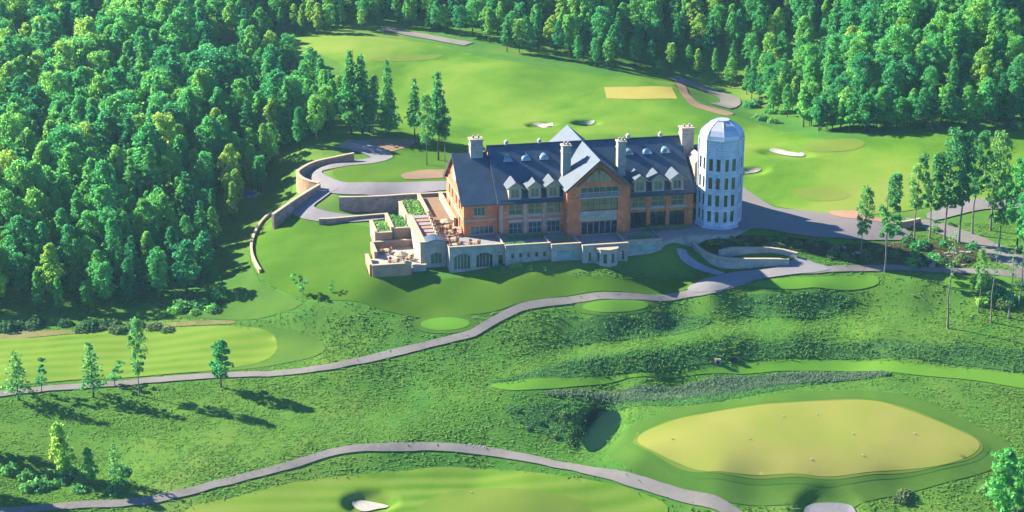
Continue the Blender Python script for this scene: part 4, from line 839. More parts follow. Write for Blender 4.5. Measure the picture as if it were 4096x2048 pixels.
lfloor('patio', [(-24.4,-6.0),(-17.2,-6.0),(-15.3,-5.0),(-15.3,6.3),(-22.7,6.3),(-22.7,.4),(-24.4,.4)], -3.0, 'palepave', 'pale paving of the sunken patio')
lfloor('upper_terrace', [(-14.4,-3.8),(-10.5,-3.8),(-10.5,.9),(-6.4,.9),(-6.4,8),(-7.1,8),(-7.1,13),(-14.4,13)], .02, 'tanpave', 'paved terrace beside the left end of the clubhouse')
lfloor('brown_court', [(-10.7,9.0),(-7.2,9.0),(-7.2,26),(-10.7,26)], .30, 'soil', 'brown gravel court beside the gable end', .8)
lfloor('soil_bed', [(-21.6,7.9),(-18.95,7.9),(-18.95,15),(-21.6,15)], -.7, 'scrub', 'soil of the left planting bed')
lfloor('soil_bed', [(-18.35,8.8),(-15.6,8.8),(-15.6,17.2),(-18.35,17.2)], -.3, 'scrub', 'soil of the right planting bed')
lfloor('soil_bed', [(-15.0,13.2),(-11.3,13.2),(-11.3,24),(-15.0,24)], .5, 'scrub', 'soil of the upper planting bed', 2)
# pavilion
pv = lthing('pavilion', 'small grey stone pavilion with curved top beside the white wall', 'pavilion', None, (-12.5,-4.2,0))
mb = MB(); q = (1.0,3.1,-3.2+5.2,-1.0+5.2,.5); wall_mesh(mb, (-1.93,0,-5.2), EX, EZ, FRONT, 3.86, 6.0, [q], .35)
top = [(-1.93+3.86*i/8, 0, .8+.55*math.sin(math.pi*i/8)) for i in range(9)]; mb.poly(top)
mb.poly([(1.93,0,-5.2),(1.93,3,-5.2),(1.93,3,.8),(1.93,0,.8)]); mb.poly([(-1.93,0,-5.2),(-1.93,0,.8),(-1.93,3,.8),(-1.93,3,-5.2)])
mb.build('pavilion_wall', M['stone'], pv)
window(pv, (-1.93,0,-5.2), EX, EZ, FRONT, q, 3, 1, gm='glass', name='window', sill=False)
mb = MB()
for i in range(8):
    a, b = top[i], top[i+1]; mb.prism([(a[0],-.15,a[2]+.003),(b[0],-.15,b[2]+.003),(b[0],3.2,b[2]+.003),(a[0],3.2,a[2]+.003)], (0,0,.14))
mb.build('curved_roof', M['slate'], pv)
# broad steps with a stepped cheek wall
st = lthing('garden_steps', 'broad banded garden steps with stepped cream side blocks', 'steps', None, (-14.3,-1,0))
for i in range(7):
    y = 1.2+i*1.75; z = .04+i*.15
    MB().box((.0,y,0.03),(2.75,y+1.74,z+.1)).build('step', M['pinkstone' if i % 2 else 'lavstone'], st)
    MB().box((2.8,y,0.03),(3.45,y+1.2,z+.75)).build('side_block', M['fabric'], st)
    MB().box((2.95,y+.35,z+.752),(3.25,y+.75,z+1.05)).build('lantern', M['dark'], st)
# outdoor furniture
def table(x, y, z, label, r=.55):
    t = lthing('patio_table', label, 'table', 'patio tables', (x,y,z))
    MB().tube([(0,0,.70),(0,0,.76)], r, 12).build('table_top', M['fabric'], t); MB().tube([(0,0,.03),(0,0,.70)], .05, 6).build('stem', M['dark'], t)
    MB().tube([(0,0,0),(0,0,.03)], .28, 8).build('foot', M['dark'], t); return t
def chair(x, y, z, rz, label, grp):
    t = lthing('patio_chair', label, 'chair', grp, (x,y,z)); t.rotation_euler.z = TH+rz
    MB().box((-.26,-.26,.38),(.26,.26,.48)).build('seat', M['wicker'], t); MB().box((-.26,.2,.482),(.26,.28,.95)).build('backrest', M['wicker'], t)
    for a in (-1,1):
        MB().box((a*.26-.03,-.24,.482),(a*.26+.03,.198,.68)).build('armrest', M['wicker'], t)
        for b in (-1,1): MB().box((a*.21-.03,b*.21-.03,0),(a*.21+.03,b*.21+.03,.378)).build('leg', M['dark'], t)
    return t
def parasol(x, y, z, label):
    t = lthing('parasol', label, 'parasol', None, (x,y,z)); k = 8
    mb = MB(); mb.v = [(0,0,2.75)]+[(1.35*math.cos(2*math.pi*i/k),1.35*math.sin(2*math.pi*i/k),2.2) for i in range(k)]+[(1.35*math.cos(2*math.pi*i/k),1.35*math.sin(2*math.pi*i/k),2.02) for i in range(k)]
    mb.f = [(0,1+i,1+(i+1)%k) for i in range(k)]+[(1+i,1+k+i,1+k+(i+1)%k,1+(i+1)%k) for i in range(k)]; mb.build('canopy', M['fabric'], t)
    MB().tube([(0,0,0),(0,0,2.85)], .035, 6).build('pole', M['dark'], t); MB().tube([(0,0,0),(0,0,.1)], .3, 8).build('foot', M['dark'], t); return t
where = [(-8.9,-2.0,.03,'on the terrace by the pavilion'),(-8.6,2.6,.03,'on the terrace near the dark brick corner'),(-8.9,5.6,.03,'on the terrace at the foot of the brown court'),(-9.2,-5.3,0,'on the terrace above the arched windows'),(-5.4,-4.6,0,'on the terrace in front of the low wing'),
         (-20.0,-3.0,-3.0,'in the front half of the sunken patio'),(-17.3,-1.4,-3.0,'beside the white wall on the sunken patio'),(-20.6,3.2,-3.0,'at the back of the sunken patio')]
for x, y, z, w_ in where:
    table(x, y, z, 'round cream table '+w_)
    for i in range(4):
        a = i*math.pi/2+.5; chair(x+.98*math.sin(a), y-.98*math.cos(a), z, a+math.pi, 'brown wicker chair '+w_, 'wicker chairs '+w_)
parasol(-9.0,4.1,.03,'cream parasol on the upper terrace beside the steps'); parasol(-18.9,-4.4,-3.0,'cream parasol over the front of the sunken patio')
for x0, x1, y0, y1, lab in ((1.2,8.2,-3.1,-2.0,'clipped low hedge in front of the left ground floor windows'),(-.2,3.4,-7.0,-6.2,'clipped hedge behind the parapet left of the bay'),(8.6,12.6,-6.6,-5.7,'clipped hedge left of the central terrace'),(22.6,27.6,-7.4,-6.5,'clipped hedge behind the parapet right of the bay'),(26,36,-3.0,-2.2,'clipped low hedge in front of the dark ground floor doors')):
    HEDGES = globals().setdefault('HEDGES', []); HEDGES.append((x0,x1,y0,y1,lab))

# ------------------------------------------------------------------ curved stone walls along the drive
def curved_wall(label, top, thick, mat, capmat='coping', drop=None, name='retaining_wall', bury=.5, rise=None):
    """top: (x, y, z) points of the wall's top edge as seen in the photograph with their heights"""
    P3 = np.array([at_z(*p) for p in top]) if rise is None else np.array([G(p[0], p[1]) for p in top])+np.array([0,0,rise]); P = catmull(P3, False, .9)
    # carry the top heights along the curve
    d0 = np.concatenate([[0], np.cumsum(np.linalg.norm(np.diff(P3[:,:2], axis=0), axis=1))]); d1 = np.concatenate([[0], np.cumsum(np.linalg.norm(np.diff(P, axis=0), axis=1))])
    zt = np.interp(d1/d1[-1]*d0[-1], d0, P3[:,2])
    T = np.gradient(P, axis=0); T /= np.linalg.norm(T, axis=1)[:,None]; Nn = np.stack([-T[:,1], T[:,0]], 1)
    org = np.array([P[0,0], P[0,1], 0.0]); e_ = tag(empty(name, tuple(org)), label, 'wall')
    def strip(nm, half, lo, hi, m_):
        V = []
        for sgn, zz in ((1,lo),(1,hi),(-1,hi),(-1,lo)):
            Q = P+Nn*half*sgn; V.append(np.column_stack([Q-org[:2], zz]))
        n_ = len(P); V = np.concatenate(V); Fc = []
        i = np.arange(n_-1)
        for k in range(4): k2 = (k+1) % 4; Fc.append(np.stack([k*n_+i, k*n_+i+1, k2*n_+i+1, k2*n_+i], 1))
        Fc.append(np.array([[0,n_,2*n_,3*n_],[n_-1,4*n_-1,3*n_-1,2*n_-1]]))
        me = np_mesh(nm, V, np.concatenate(Fc)); bm = bmesh.new(); bm.from_mesh(me); bmesh.ops.recalc_face_normals(bm, faces=bm.faces); bm.to_mesh(me); bm.free()
        return link(nm, me, M[m_], e_)
    A_, B2 = P+Nn*thick, P-Nn*thick
    lo = np.minimum(np.minimum(H(A_[:,0],A_[:,1]), H(B2[:,0],B2[:,1])), zt-.4)-bury
    if drop is not None: lo = np.minimum(lo, zt-drop)
    strip('masonry', thick/2, lo, zt, mat); strip('coping', thick/2*1.3, zt+.003, zt+.17, capmat)
    return e_
curved_wall('tall curved retaining wall with pale cap at the hairpin of the drive', [(890,386,1.6),(842,396,1.1),(790,408,.8),(758,424,.6),(748,434,.5),(758,446,.4),(780,456,.3),(803,461,.3)], .55, 'peach', drop=3.6)
curved_wall('straight sloping wall below the hairpin of the drive', [(804,464,.2),(780,478,-.3),(740,503,-1.2),(705,527,-2.0),(686,540,-2.5)], .55, 'rubble', drop=2.2)
curved_wall('low thin stone wall curving down the lawn', [(684,541,-2.9),(660,562,-3.9),(643,590,-4.8),(633,620,-5.5),(634,645,-6.0),(643,668,-6.5),(655,688,-6.9)], .4, 'peach', rise=.65)
curved_wall('tall brown wall behind the planting beds', [(853,497,-.1),(900,496,.0),(960,494,.1),(1020,490,.2),(1125,485,.3)], .5, 'rubble', drop=3.4)
curved_wall('low curved brown wall above the front lawn', [(803,551,-2.6),(825,551,-2.6),(862,548,-2.6),(905,544,-2.6),(940,541,-2.6),(976,538,-2.6)], .5, 'rubble', drop=1.5)
curved_wall('long curved pale wall beside the sunken walk', [(1733,596,-1.0),(1742,610,-1.5),(1760,627,-2.0),(1785,640,-2.3),(1820,650,-2.5),(1870,652,-2.5),(1930,652,-2.5),(1985,653,-2.5)], .5, 'stone', drop=1.5)
curved_wall('upper pale wall set back behind the curved wall', [(1810,632,-1.7),(1835,625,-1.6),(1880,624,-1.6),(1940,625,-1.6),(1975,630,-1.7),(2006,638,-1.9)], .5, 'stone', drop=1.1)
curved_wall('short pale wall beside the red paving', [(2262,560,.4),(2290,556,.4),(2315,550,.4)], .45, 'peach', drop=1)

# ------------------------------------------------------------------ trees
def leaf_quads(C, Nrm, size, rs, aspect=1.0):
    """one small quad for every point of C, facing roughly Nrm"""
    n_ = len(C); Nn = Nrm+rs.normal(0, .85, (n_,3)); Nn /= np.linalg.norm(Nn, axis=1)[:,None]
    a = np.cross(Nn, rs.normal(0,1,(n_,3))); a /= np.linalg.norm(a, axis=1)[:,None]; b = np.cross(Nn, a)
    s_ = size*rs.uniform(.6, 1.35, (n_,1)); a = a*s_*aspect; b = b*s_
    V = np.stack([C-a*.5, C-b*.42+a*.08, C+a*.55, C+b*.45-a*.05], 1).reshape(-1, 3)
    return V, np.arange(n_*4).reshape(-1, 4)
def crown_broad(seed, h=16.0, base=.28, rad=3.4, clumps=34, per=75, leaf=.5, shape='egg'):
    rs = np.random.RandomState(seed); Vs = []; Fs = []; off = 0
    lean = rs.normal(0, .25, 2)
    for i in range(clumps):
        t = (i+rs.rand())/clumps; z = h*(base+(1-base)*t*.95)
        if shape == 'egg': r = rad*(math.sin(math.pi*(t*.86+.12))**.75)
        elif shape == 'tall': r = rad*(1-t)**.55*(.55+.45*min(1, t*5))
        else: r = rad*(.5+.5*math.sin(math.pi*min(1, t*1.1)))
        a = i*2.399+rs.rand()*1.4; q = r*math.sqrt(rs.uniform(.12, 1.0))*(.8 if clumps < 50 else .88)*rs.uniform(.85,1.15)
        c = np.array([q*math.cos(a)+lean[0]*t*2, q*math.sin(a)+lean[1]*t*2, z]); cr = rs.uniform(.6, 1.45)*rad*(.30 if clumps < 50 else .215)
        m = int(per*rs.uniform(.7, 1.3)); d = rs.normal(0,1,(m,3)); d /= np.linalg.norm(d, axis=1)[:,None]; d[:,2] = np.where(d[:,2] < -.35, -d[:,2]*.6, d[:,2])
        rr = cr*(rs.uniform(.35, 1.0, (m,1))**.5)
        C = c+d*rr*np.array([1.05,1.05,1.15]); out = d+np.array([0,0,.35])
        V, F_ = leaf_quads(C, out, leaf, rs); Vs.append(V); Fs.append(F_+off); off += len(V)
    return np.concatenate(Vs), np.concatenate(Fs)
def crown_pine(seed, h=17.0, base=.2, rad=2.8, whorls=16, leaf=.6, sparse=1.0):
    rs = np.random.RandomState(seed); Vs = []; Fs = []; off = 0
    for w in range(whorls):
        t = (w+rs.rand()*.5)/whorls; z = h*(base+(1-base)*t*.97); r = rad*((1-t)**.8)*rs.uniform(.75,1.12)+.25
        nb = max(4, int(7*(1-t*.5)*sparse)); a0 = rs.rand()*6.28
        for b in range(nb):
            a = a0+b*2*math.pi/nb+rs.normal(0,.2); rb = r*rs.uniform(.7,1.1); m = max(5, int(rb*11))
            s_ = rs.uniform(.12,1.0,m)**.8; wd = .14*rb+.1
            C = np.stack([np.cos(a)*rb*s_, np.sin(a)*rb*s_, z+rb*(.12-.38*s_**1.5)], 1)+rs.normal(0,1,(m,3))*np.array([wd,wd,.14])
            nrm = np.tile(np.array([math.cos(a)*.35, math.sin(a)*.35, .9]), (m,1))
            V, F_ = leaf_quads(C, nrm, leaf, rs, 1.25); Vs.append(V); Fs.append(F_+off); off += len(V)
    return np.concatenate(Vs), np.concatenate(Fs)
def trunk_mesh(seed, h, r, top=.85, limbs=7, fork=.3):
    rs = random.Random(seed); mb = MB(); pts_ = []; x = y = 0
    for i in range(7):
        t = i/6; pts_.append((x, y, h*top*t-.25*(i == 0))); x += rs.gauss(0,.012)*h*.6; y += rs.gauss(0,.012)*h*.6
    mb.tube(pts_, [r*(1.35 if i == 0 else 1-.8*i/6) for i in range(7)], 6)
    for i in range(limbs):
        t = fork+(top-fork-.05)*(i+rs.random()*.6)/limbs; k = min(5, int(t/top*6)); f = t/top*6-k
        p = Vector(pts_[k]).lerp(Vector(pts_[k+1]), f); a = i*2.4+rs.random(); l = h*rs.uniform(.12,.2)*(1.15-t)
        q1 = p+Vector((math.cos(a)*l*.5, math.sin(a)*l*.5, l*.32)); q2 = p+Vector((math.cos(a)*l, math.sin(a)*l, l*.8))
        mb.tube([p, q1, q2], [r*.38*(1.1-t), r*.27*(1.1-t), r*.1], 4)
    return mb.mesh('trunk')
TREES = {}
def kind(key, crown, trunk, leafmat, barkmat, h):
    V, F_ = crown; cm = np_mesh('crown_'+key, V, F_, False); cm.materials.append(M[leafmat]); trunk.materials.append(M[barkmat]); TREES[key] = (cm, trunk, h)
for i in range(7):
    h = 16.0; sh = ('egg','tall','egg','round','egg','tall','round')[i]
    kind('broad%d' % i, crown_broad(20+i, h, (.24,.22,.30,.28,.2,.26,.33)[i], (3.3,2.7,3.7,3.5,3.0,2.6,3.9)[i], (76,80,76,72,80,78,72)[i], 92, .35, sh), trunk_mesh(40+i, h, .2), 'leaf', 'bark', h)
for i in range(3):
    kind('pine%d' % i, crown_pine(60+i, 17.0, (.16,.30,.10)[i], (2.6,2.4,3.0)[i], (18,15,20)[i], .62), trunk_mesh(70+i, 17.0, .19, .97, 0), 'needle', 'bark', 17.0)
for i in range(3):   # lighter trees with tall bare trunks
    kind('thin%d' % i, crown_broad(80+i, 19.0, (.34,.30,.38)[i], (3.0,3.4,2.8)[i], (32,36,30)[i], 80, .48, ('tall','egg','egg')[i]), trunk_mesh(90+i, 19.0, .2, .9, 9, .35), 'leafolive', 'palebark', 19.0)
kind('young', crown_broad(100, 8.0, .22, 2.0, 24, 55, .42, 'egg'), trunk_mesh(101, 8.0, .13, .8, 8, .2), 'leaf', 'bark', 8.0)
kind('sapling', crown_broad(102, 4.0, .2, .9, 12, 22, .3, 'egg'), trunk_mesh(103, 4.0, .06, .85, 7, .2), 'leaf', 'palebark', 4.0)
kind('bare', crown_broad(104, 16.0, .5, 1.8, 9, 14, .35, 'tall'), trunk_mesh(105, 16.0, .17, .95, 14, .45), 'leafolive', 'palebark', 16.0)
kind('larch', crown_pine(106, 12.0, .22, 1.9, 11, .45, .7), trunk_mesh(107, 12.0, .13, .97, 0), 'leafolive', 'bark', 12.0)
TREEN = {'broad':'broadleaf_tree','pine':'conifer_tree','thin':'thin_trunked_tree','young':'young_tree','sapling':'sapling','bare':'bare_tree','larch':'larch_tree'}
def tree(key, p, h, label, group=None, sx=None, rz=None, name=None):
    cm, tm, h0 = TREES[key]; s_ = h/h0; sx = s_ if sx is None else sx
    e_ = empty(name or TREEN[key.rstrip('0123456789')], (p[0], p[1], float(H(p[0], p[1]))-.05), R.uniform(0, 6.28) if rz is None else rz)
    tag(e_, label, 'tree', group)
    for nm, me in (('trunk', tm), ('crown', cm)):
        o = bpy.data.objects.new(nm, me); COL.objects.link(o); o.parent = e_; o.scale = (sx, sx, s_)
    return e_
def tree_px(key, x, y, ytop, label, group=None, fat=1.0):
    """tree standing at (x, y) of the photograph whose top is seen at ytop"""
    p = G(x, y); d = p-CAM; dist = d@_f; h = (y-ytop)/FPX*dist/math.cos(PITCH-.0)*.97
    s_ = h/TREES[key][2]; return tree(key, p, h, label, group, s_*fat)
PLACED = []
for a in [
  ('larch',48,1006,872,'feathery conifer nearest the left edge beside the cart path',1.5),('sapling',105,990,900,'thin sapling between the two left hand conifers',1.0),
  ('larch',235,1000,850,'slender grey green conifer beside the cart path',1.3),('sapling',288,972,910,'small sapling just right of the slender conifer',1.6),
  ('thin1',351,996,794,'tall thin tree with bare lower trunk beside the cart path',.75),('young',556,974,848,'bushy young tree alone beside the cart path',1.05),
  ('young',168,1210,1055,'bushy tree on the dark slope at the lower left',.85),('larch',292,1218,1105,'small conifer right of the bushy tree at lower left',1.0),('young',235,1225,1120,'low leafy bush tree between the lower left pair',.8),
  ('sapling',762,742,682,'small sapling standing alone on the front lawn',1.3),('sapling',832,738,706,'tiny sapling right of the lone lawn sapling',1.3),
  ('pine1',884,338,120,'conifer at the corner of the left wood',1.0),('pine0',912,340,128,'dense conifer second from the corner of the left wood',1.1),('pine2',978,336,142,'tall dark spire conifer standing out on the fairway edge',.75),('thin0',940,342,190,'slim leafy tree left of the dark spire conifer',.9),
  ('pine1',1045,366,190,'left tree of the thin group behind the drive',.9),('thin1',1074,416,238,'nearest tree of the thin group behind the drive',.8),('pine1',1103,404,172,'tallest tree of the thin group behind the drive',.85),('thin2',1118,408,246,'right tree of the thin group behind the drive',.85),
  ('thin1',2166,640,466,'leaning tree left of the pair by the forecourt',.85),('thin0',2226,684,430,'right hand tree of the pair by the lower path',.9),
  ('thin2',2300,612,376,'dark leafy tree at the left of the right hand clump',.88),('thin0',2338,600,378,'tree behind the yellow bush in the right hand clump',.88),('thin1',2376,604,322,'tallest tree of the right hand clump',.88),
  ('thin0',2412,612,330,'thin tree in the middle of the right hand clump',.88),('thin2',2446,590,322,'pale leafy tree at the back of the right hand clump',.88),('thin1',2492,580,330,'tree at the right of the right hand clump',.88),
  ('thin1',2512,630,410,'tree with low crown beside the road',.85),('broad2',2556,640,372,'full leafy tree at the right edge',.8),('broad0',2590,700,430,'leafy tree cut by the right edge',.8),
  ('bare',2384,826,570,'tall nearly bare trunk on the right bank',.9),('thin2',2460,786,620,'leaning thin tree on the right bank',.7),('bare',2492,812,590,'bare trunk right of the leaning thin tree',.8),('bare',2536,800,600,'crooked bare trunk near the right edge',.9),('bare',2562,770,580,'bare trunk at the right edge',.9),
  ('young',2520,1320,1112,'bright leafy tree at the lower right corner',1.0),('young',2560,1300,1150,'leafy bush cut by the lower right corner',1.1),
  ('young',1652,186,150,'low round bush at the top of the yellow tee',1.6),('young',470,742,600,'rounded pale tree at the foot of the left wood',1.25),('young',505,700,585,'small dark tree beside the rounded pale tree',1.2),
  ]:
    tree_px(*a[:5], fat=a[5])
for i, (x, y, h) in enumerate(((-90,1236,17),(-150,1215,19),(-60,1278,14),(-210,1250,18),(-110,1120,15))):
    tree('broad%d' % i, G(x, y), h, 'tall leafy tree just outside the lower left edge', 'trees outside the lower left edge')
for i in range(30):
    x = 2020+i*19+R.uniform(-8,8); y = np.interp(x, [2000,2100,2250,2400,2600],[322,334,328,318,312])-R.uniform(0,10); key = ('young','broad4','young')[i % 3]; h = R.uniform(5.5,9.5)
    tree(key, G(x, y), h, 'low leafy tree with foliage to the ground along the right hand wood', 'low trees along the right hand wood', h/TREES[key][2]*1.25)
# woods: three hundred trees one by one, the rest as one mass
LW = np.array(gp((-200,815),(0,798),(300,788),(420,764),(505,728),(530,660),(575,580),(640,520),(690,462),(715,420),(770,388),(850,372),(868,350),(990,338),(930,322),(880,296),(830,246),(780,196),(735,160),(690,125),(670,98))+[(-75,170),(-60,250),(-260,250),(-260,-60)])
BW = np.array([(-75,175)]+gp((690,95),(830,86),(1000,76),(1120,96),(1300,138),(1480,170),(1570,182),(1650,172),(1760,208),(1850,238),(1960,300),(2010,326),(2080,340),(2200,334),(2350,318),(2470,312),(2620,308))+[(190,60),(230,250),(-60,250)])
KEEP = [np.array(gp((585,215),(640,225),(700,300),(690,310),(600,290)))]
def scatter(poly, cell, seed):
    rs = np.random.RandomState(seed); x0, y0 = poly.min(0); x1, y1 = poly.max(0)
    gx, gy = np.meshgrid(np.arange(x0, x1, cell), np.arange(y0, y1, cell)); gx = gx+(np.arange(gx.shape[0])[:,None] % 2)*cell*.5
    q = np.stack([gx.ravel(), gy.ravel()], 1)+rs.uniform(-.42,.42,(gx.size,2))*cell
    return q[inside(q[:,0], q[:,1], poly)]
def project(P):
    d = P-CAM; z = d@_f; return np.stack([1288+FPX*(d@_r)/z, 644-FPX*(d@_u)/z], 1), z
cand = []
for poly, seed, wood in ((LW, 1, 0), (BW, 2, 1)):
    q = scatter(poly, 5.0, seed)
    rs = np.random.RandomState(seed+5); hh = (12.0+10.5*rs.beta(1.6,1.6,len(q)))*(1.0 if wood == 0 else .85)
    eb = catmull(poly[:21] if wood == 0 else poly[1:18], False, 2.0); ed = np.sqrt(((q[:,None]-eb[None])**2).sum(-1).min(1)); hh = hh*np.clip(.46+ed/45, .46, 1.0)
    z = H(q[:,0], q[:,1]); base_, dist = project(np.column_stack([q, z])); top_, _ = project(np.column_stack([q, z+hh]))
    ok = (base_[:,0] > -140) & (base_[:,0] < 2716) & (base_[:,1] > -30)
    for g_ in KEEP: ok &= ~inside(q[:,0], q[:,1], g_)
    # low trees at the edges keep clear of paths
    for P_, hw_ in PATHS:
        dd = ((q[:,None]-P_[None, ::2])**2).sum(-1).min(1); ok &= dd > (hw_+2.2)**2
    pick = rs.rand(len(q))
    for i in np.where(ok)[0]: cand.append((dist[i], q[i,0], q[i,1], hh[i], pick[i], wood, base_[i,0], base_[i,1], top_[i,1]))
cand.sort()
rows_ = {}; indiv = []; rest = []
cnt = {'b':0,'p':0}
for c in cand:
    con = c[4] < (.16 if c[5] == 0 else .10); kk = 'p' if con else 'b'
    vis = -20 < c[6] < 2596 and c[7] > 20
    if vis and cnt[kk] < 300: cnt[kk] += 1; indiv.append((c, con))
    else: rest.append((c, con))
def tkey(c, con): return ('pine%d' % int(c[4]*1e4 % 3)) if con else 'broad%d' % int(c[4]*1e4 % 7)
def wood_label(c, con):
    key = tkey(c, con); sz = 'tall' if c[3] > 16.5 else 'middling' if c[3] > 12.5 else 'low'
    shp = 'conifer' if con else {0:'oval leafy tree',1:'narrow leafy tree',2:'broad oval leafy tree',3:'rounded leafy tree',4:'full oval leafy tree',5:'slim pointed leafy tree',6:'wide rounded leafy tree'}[int(key[-1])]
    k = sz+' '+shp
    x, yb = c[6], c[7]
    if c[5] == 0:
        z_ = 'near the left edge' if x < 260 else 'in the middle' if x < 560 else 'on the clubhouse side'
        r_ = 'front' if yb > 690 else 'middle' if yb > 480 else 'back'
        return '%s %s of the left hand wood, %s part' % (k, z_, r_), 'trees of the left hand wood'
    z_ = 'behind the far end of the fairway' if x < 1200 else 'behind the middle of the far fairway' if x < 1500 else 'above the yellow tee' if x < 1750 else 'in the shaded wood above the tower' if x < 2030 else 'at the left of the right hand hillside' if x < 2300 else 'at the right of the right hand hillside'
    z_ += ', front rows' if yb > 250 or (x < 1750 and yb > 110) else ', rear rows'
    return '%s %s' % (k, z_), 'trees of the far woods'
for c, con in indiv:
    key = ('pine%d' % int(c[4]*1e4 % 3)) if con else 'broad%d' % int(c[4]*1e4 % 7)
    lab, grp = wood_label(c, con); hgt = c[3]*(1.12 if con else 1.0)
    tree(key, (c[1], c[2]), hgt, lab, grp, hgt/TREES[key][2]*(.9+.35*((c[4]*977) % 1)))
# the farther wood, one mass
def far_wood():
    P = np.array([(c[1], c[2]) for c, _ in rest]); 
    if not len(P): return
    z = H(P[:,0], P[:,1])-.05; me = bpy.data.meshes.new('distant_woodland'); me.vertices.add(len(P)); me.vertices.foreach_set('co', np.column_stack([P, z]).astype(np.float32).ravel())
    keys = ['broad%d' % i for i in range(7)]+['pine%d' % i for i in range(3)]
    idx = np.array([7+int(c[4]*1e4 % 3) if con else int(c[4]*1e4 % 7) for c, con in rest], dtype=np.int32)
    hs = np.array([c[3]*(1.12 if con else 1.0) for c, con in rest])/np.array([TREES[keys[i]][2] for i in idx])
    fat = np.array([.9+.35*((c[4]*977) % 1) for c, _ in rest])
    a = me.attributes.new('pick', 'INT', 'POINT'); a.data.foreach_set('value', idx)
    a = me.attributes.new('size', 'FLOAT_VECTOR', 'POINT'); a.data.foreach_set('vector', np.column_stack([hs*fat, hs*fat, hs]).astype(np.float32).ravel())
    a = me.attributes.new('turn', 'FLOAT_VECTOR', 'POINT'); a.data.foreach_set('vector', np.column_stack([0*hs, 0*hs, np.random.RandomState(3).uniform(0,6.28,len(hs))]).astype(np.float32).ravel())
    o = bpy.data.objects.new('distant_woodland', me); COL.objects.link(o); tag(o, 'dense green wood filling the far background', kind='stuff')
    ng = bpy.data.node_groups.new('woodland', 'GeometryNodeTree'); ng.interface.new_socket('Geometry', in_out='INPUT', socket_type='NodeSocketGeometry'); ng.interface.new_socket('Geometry', in_out='OUTPUT', socket_type='NodeSocketGeometry')
    gi = ng.nodes.new('NodeGroupInput'); go = ng.nodes.new('NodeGroupOutput'); join = ng.nodes.new('GeometryNodeJoinGeometry')
    def attr(nm, t):
        n_ = ng.nodes.new('GeometryNodeInputNamedAttribute'); n_.data_type = t; n_.inputs[0].default_value = nm; return n_.outputs[0]
    pk, sz, tn = attr('pick','INT'), attr('size','FLOAT_VECTOR'), attr('turn','FLOAT_VECTOR')
    src = {}
    for e_ in bpy.data.objects:
        if e_.type == 'MESH' and e_.name.split('.')[0] in ('crown','trunk') and e_.data.name not in src: src[e_.data.name] = e_
    for k, key in enumerate(keys):
        for me_ in TREES[key][:2]:
            so = src.get(me_.name)
            if so is None: continue
            oi = ng.nodes.new('GeometryNodeObjectInfo'); oi.inputs[0].default_value = so; oi.transform_space = 'ORIGINAL'; oi.inputs['As Instance'].default_value = True
            cmp_ = ng.nodes.new('FunctionNodeCompare'); cmp_.data_type = 'INT'; cmp_.operation = 'EQUAL'; ng.links.new(pk, cmp_.inputs[2]); cmp_.inputs[3].default_value = k
            ip = ng.nodes.new('GeometryNodeInstanceOnPoints'); ng.links.new(gi.outputs[0], ip.inputs['Points']); ng.links.new(cmp_.outputs[0], ip.inputs['Selection'])
            ng.links.new(oi.outputs['Geometry'], ip.inputs['Instance']); ng.links.new(tn, ip.inputs['Rotation']); ng.links.new(sz, ip.inputs['Scale']); ng.links.new(ip.outputs[0], join.inputs[0])
    ng.links.new(join.outputs[0], go.inputs[0])
    md = o.modifiers.new('woodland', 'NODES'); md.node_group = ng
far_wood()
print('TREES', len(indiv), len(rest), cnt)

# ------------------------------------------------------------------ shrubs, hedges, rocks, rough grass
def bush_mesh(seed, rx, ry, rz, n_, leaf, matn, name='foliage'):
    rs = np.random.RandomState(seed); d = rs.normal(0,1,(n_,3)); d /= np.linalg.norm(d, axis=1)[:,None]; d[:,2] = np.abs(d[:,2])
    w = 1+.22*np.sin(d[:,0:1]*4+seed)*np.cos(d[:,1:2]*5); C = d*np.array([rx,ry,rz])*w*rs.uniform(.6,1,(n_,1))
    V, F_ = leaf_quads(C, d, leaf, rs); me = np_mesh(name, V, F_); me.materials.append(M[matn]); return me
BUSH = [bush_mesh(i, 1.1, 1.1, 1.0, 260, .32, ('shrub','leafolive','leaf')[i % 3]) for i in range(6)]
def shrub(x, y, s_, label, group=None, k=None, name='shrub', world=None):
    p = G(x, y) if world is None else world; e_ = bpy.data.objects.new(name, BUSH[R.randrange(6) if k is None else k]); COL.objects.link(e_)
    e_.location = (p[0], p[1], float(H(p[0], p[1]))-.05); e_.scale = (s_, s_, s_*R.uniform(.7,1.1)); e_.rotation_euler.z = R.uniform(0,6.28)
    return tag(e_, label, 'shrub', group)
def shrub_field(n_, x0, x1, y0, y1, s0, s1, label, group, k=None):
    for _ in range(n_): shrub(R.uniform(x0,x1), R.uniform(y0,y1), R.uniform(s0,s1), label, group, k)
shrub_field(16, 2280, 2450, 606, 672, .7, 1.5, 'brown green shrub on the dark bank right of the forecourt', 'shrubs on the bank right of the forecourt')
shrub_field(16, 2090, 2280, 628, 660, .5, 1.0, 'low shrub on the bank below the forecourt', 'shrubs on the bank below the forecourt', 0)
shrub_field(24, 1790, 2080, 598, 622, .5, .95, 'low dark shrub above the curved pale wall', 'shrubs above the curved pale wall', 3)
shrub_field(10, 1250, 1380, 672, 682, .45, .8, 'small shrub at the foot of the stone base', 'shrubs at the foot of the stone base', 2)
shrub_field(14, 1270, 1455, 1030, 1110, .4, .8, 'scrubby bush on the slope left of the oval hollow', 'bushes left of the oval hollow', 0)
shrub_field(16, 0, 330, 1170, 1240, .9, 1.7, 'dark bush on the slope at the lower left corner', 'bushes at the lower left corner', 1)
shrub_field(6, 2250, 2420, 560, 600, .7, 1.4, 'bush among the trunks of the right hand clump', 'bushes among the right hand clump')
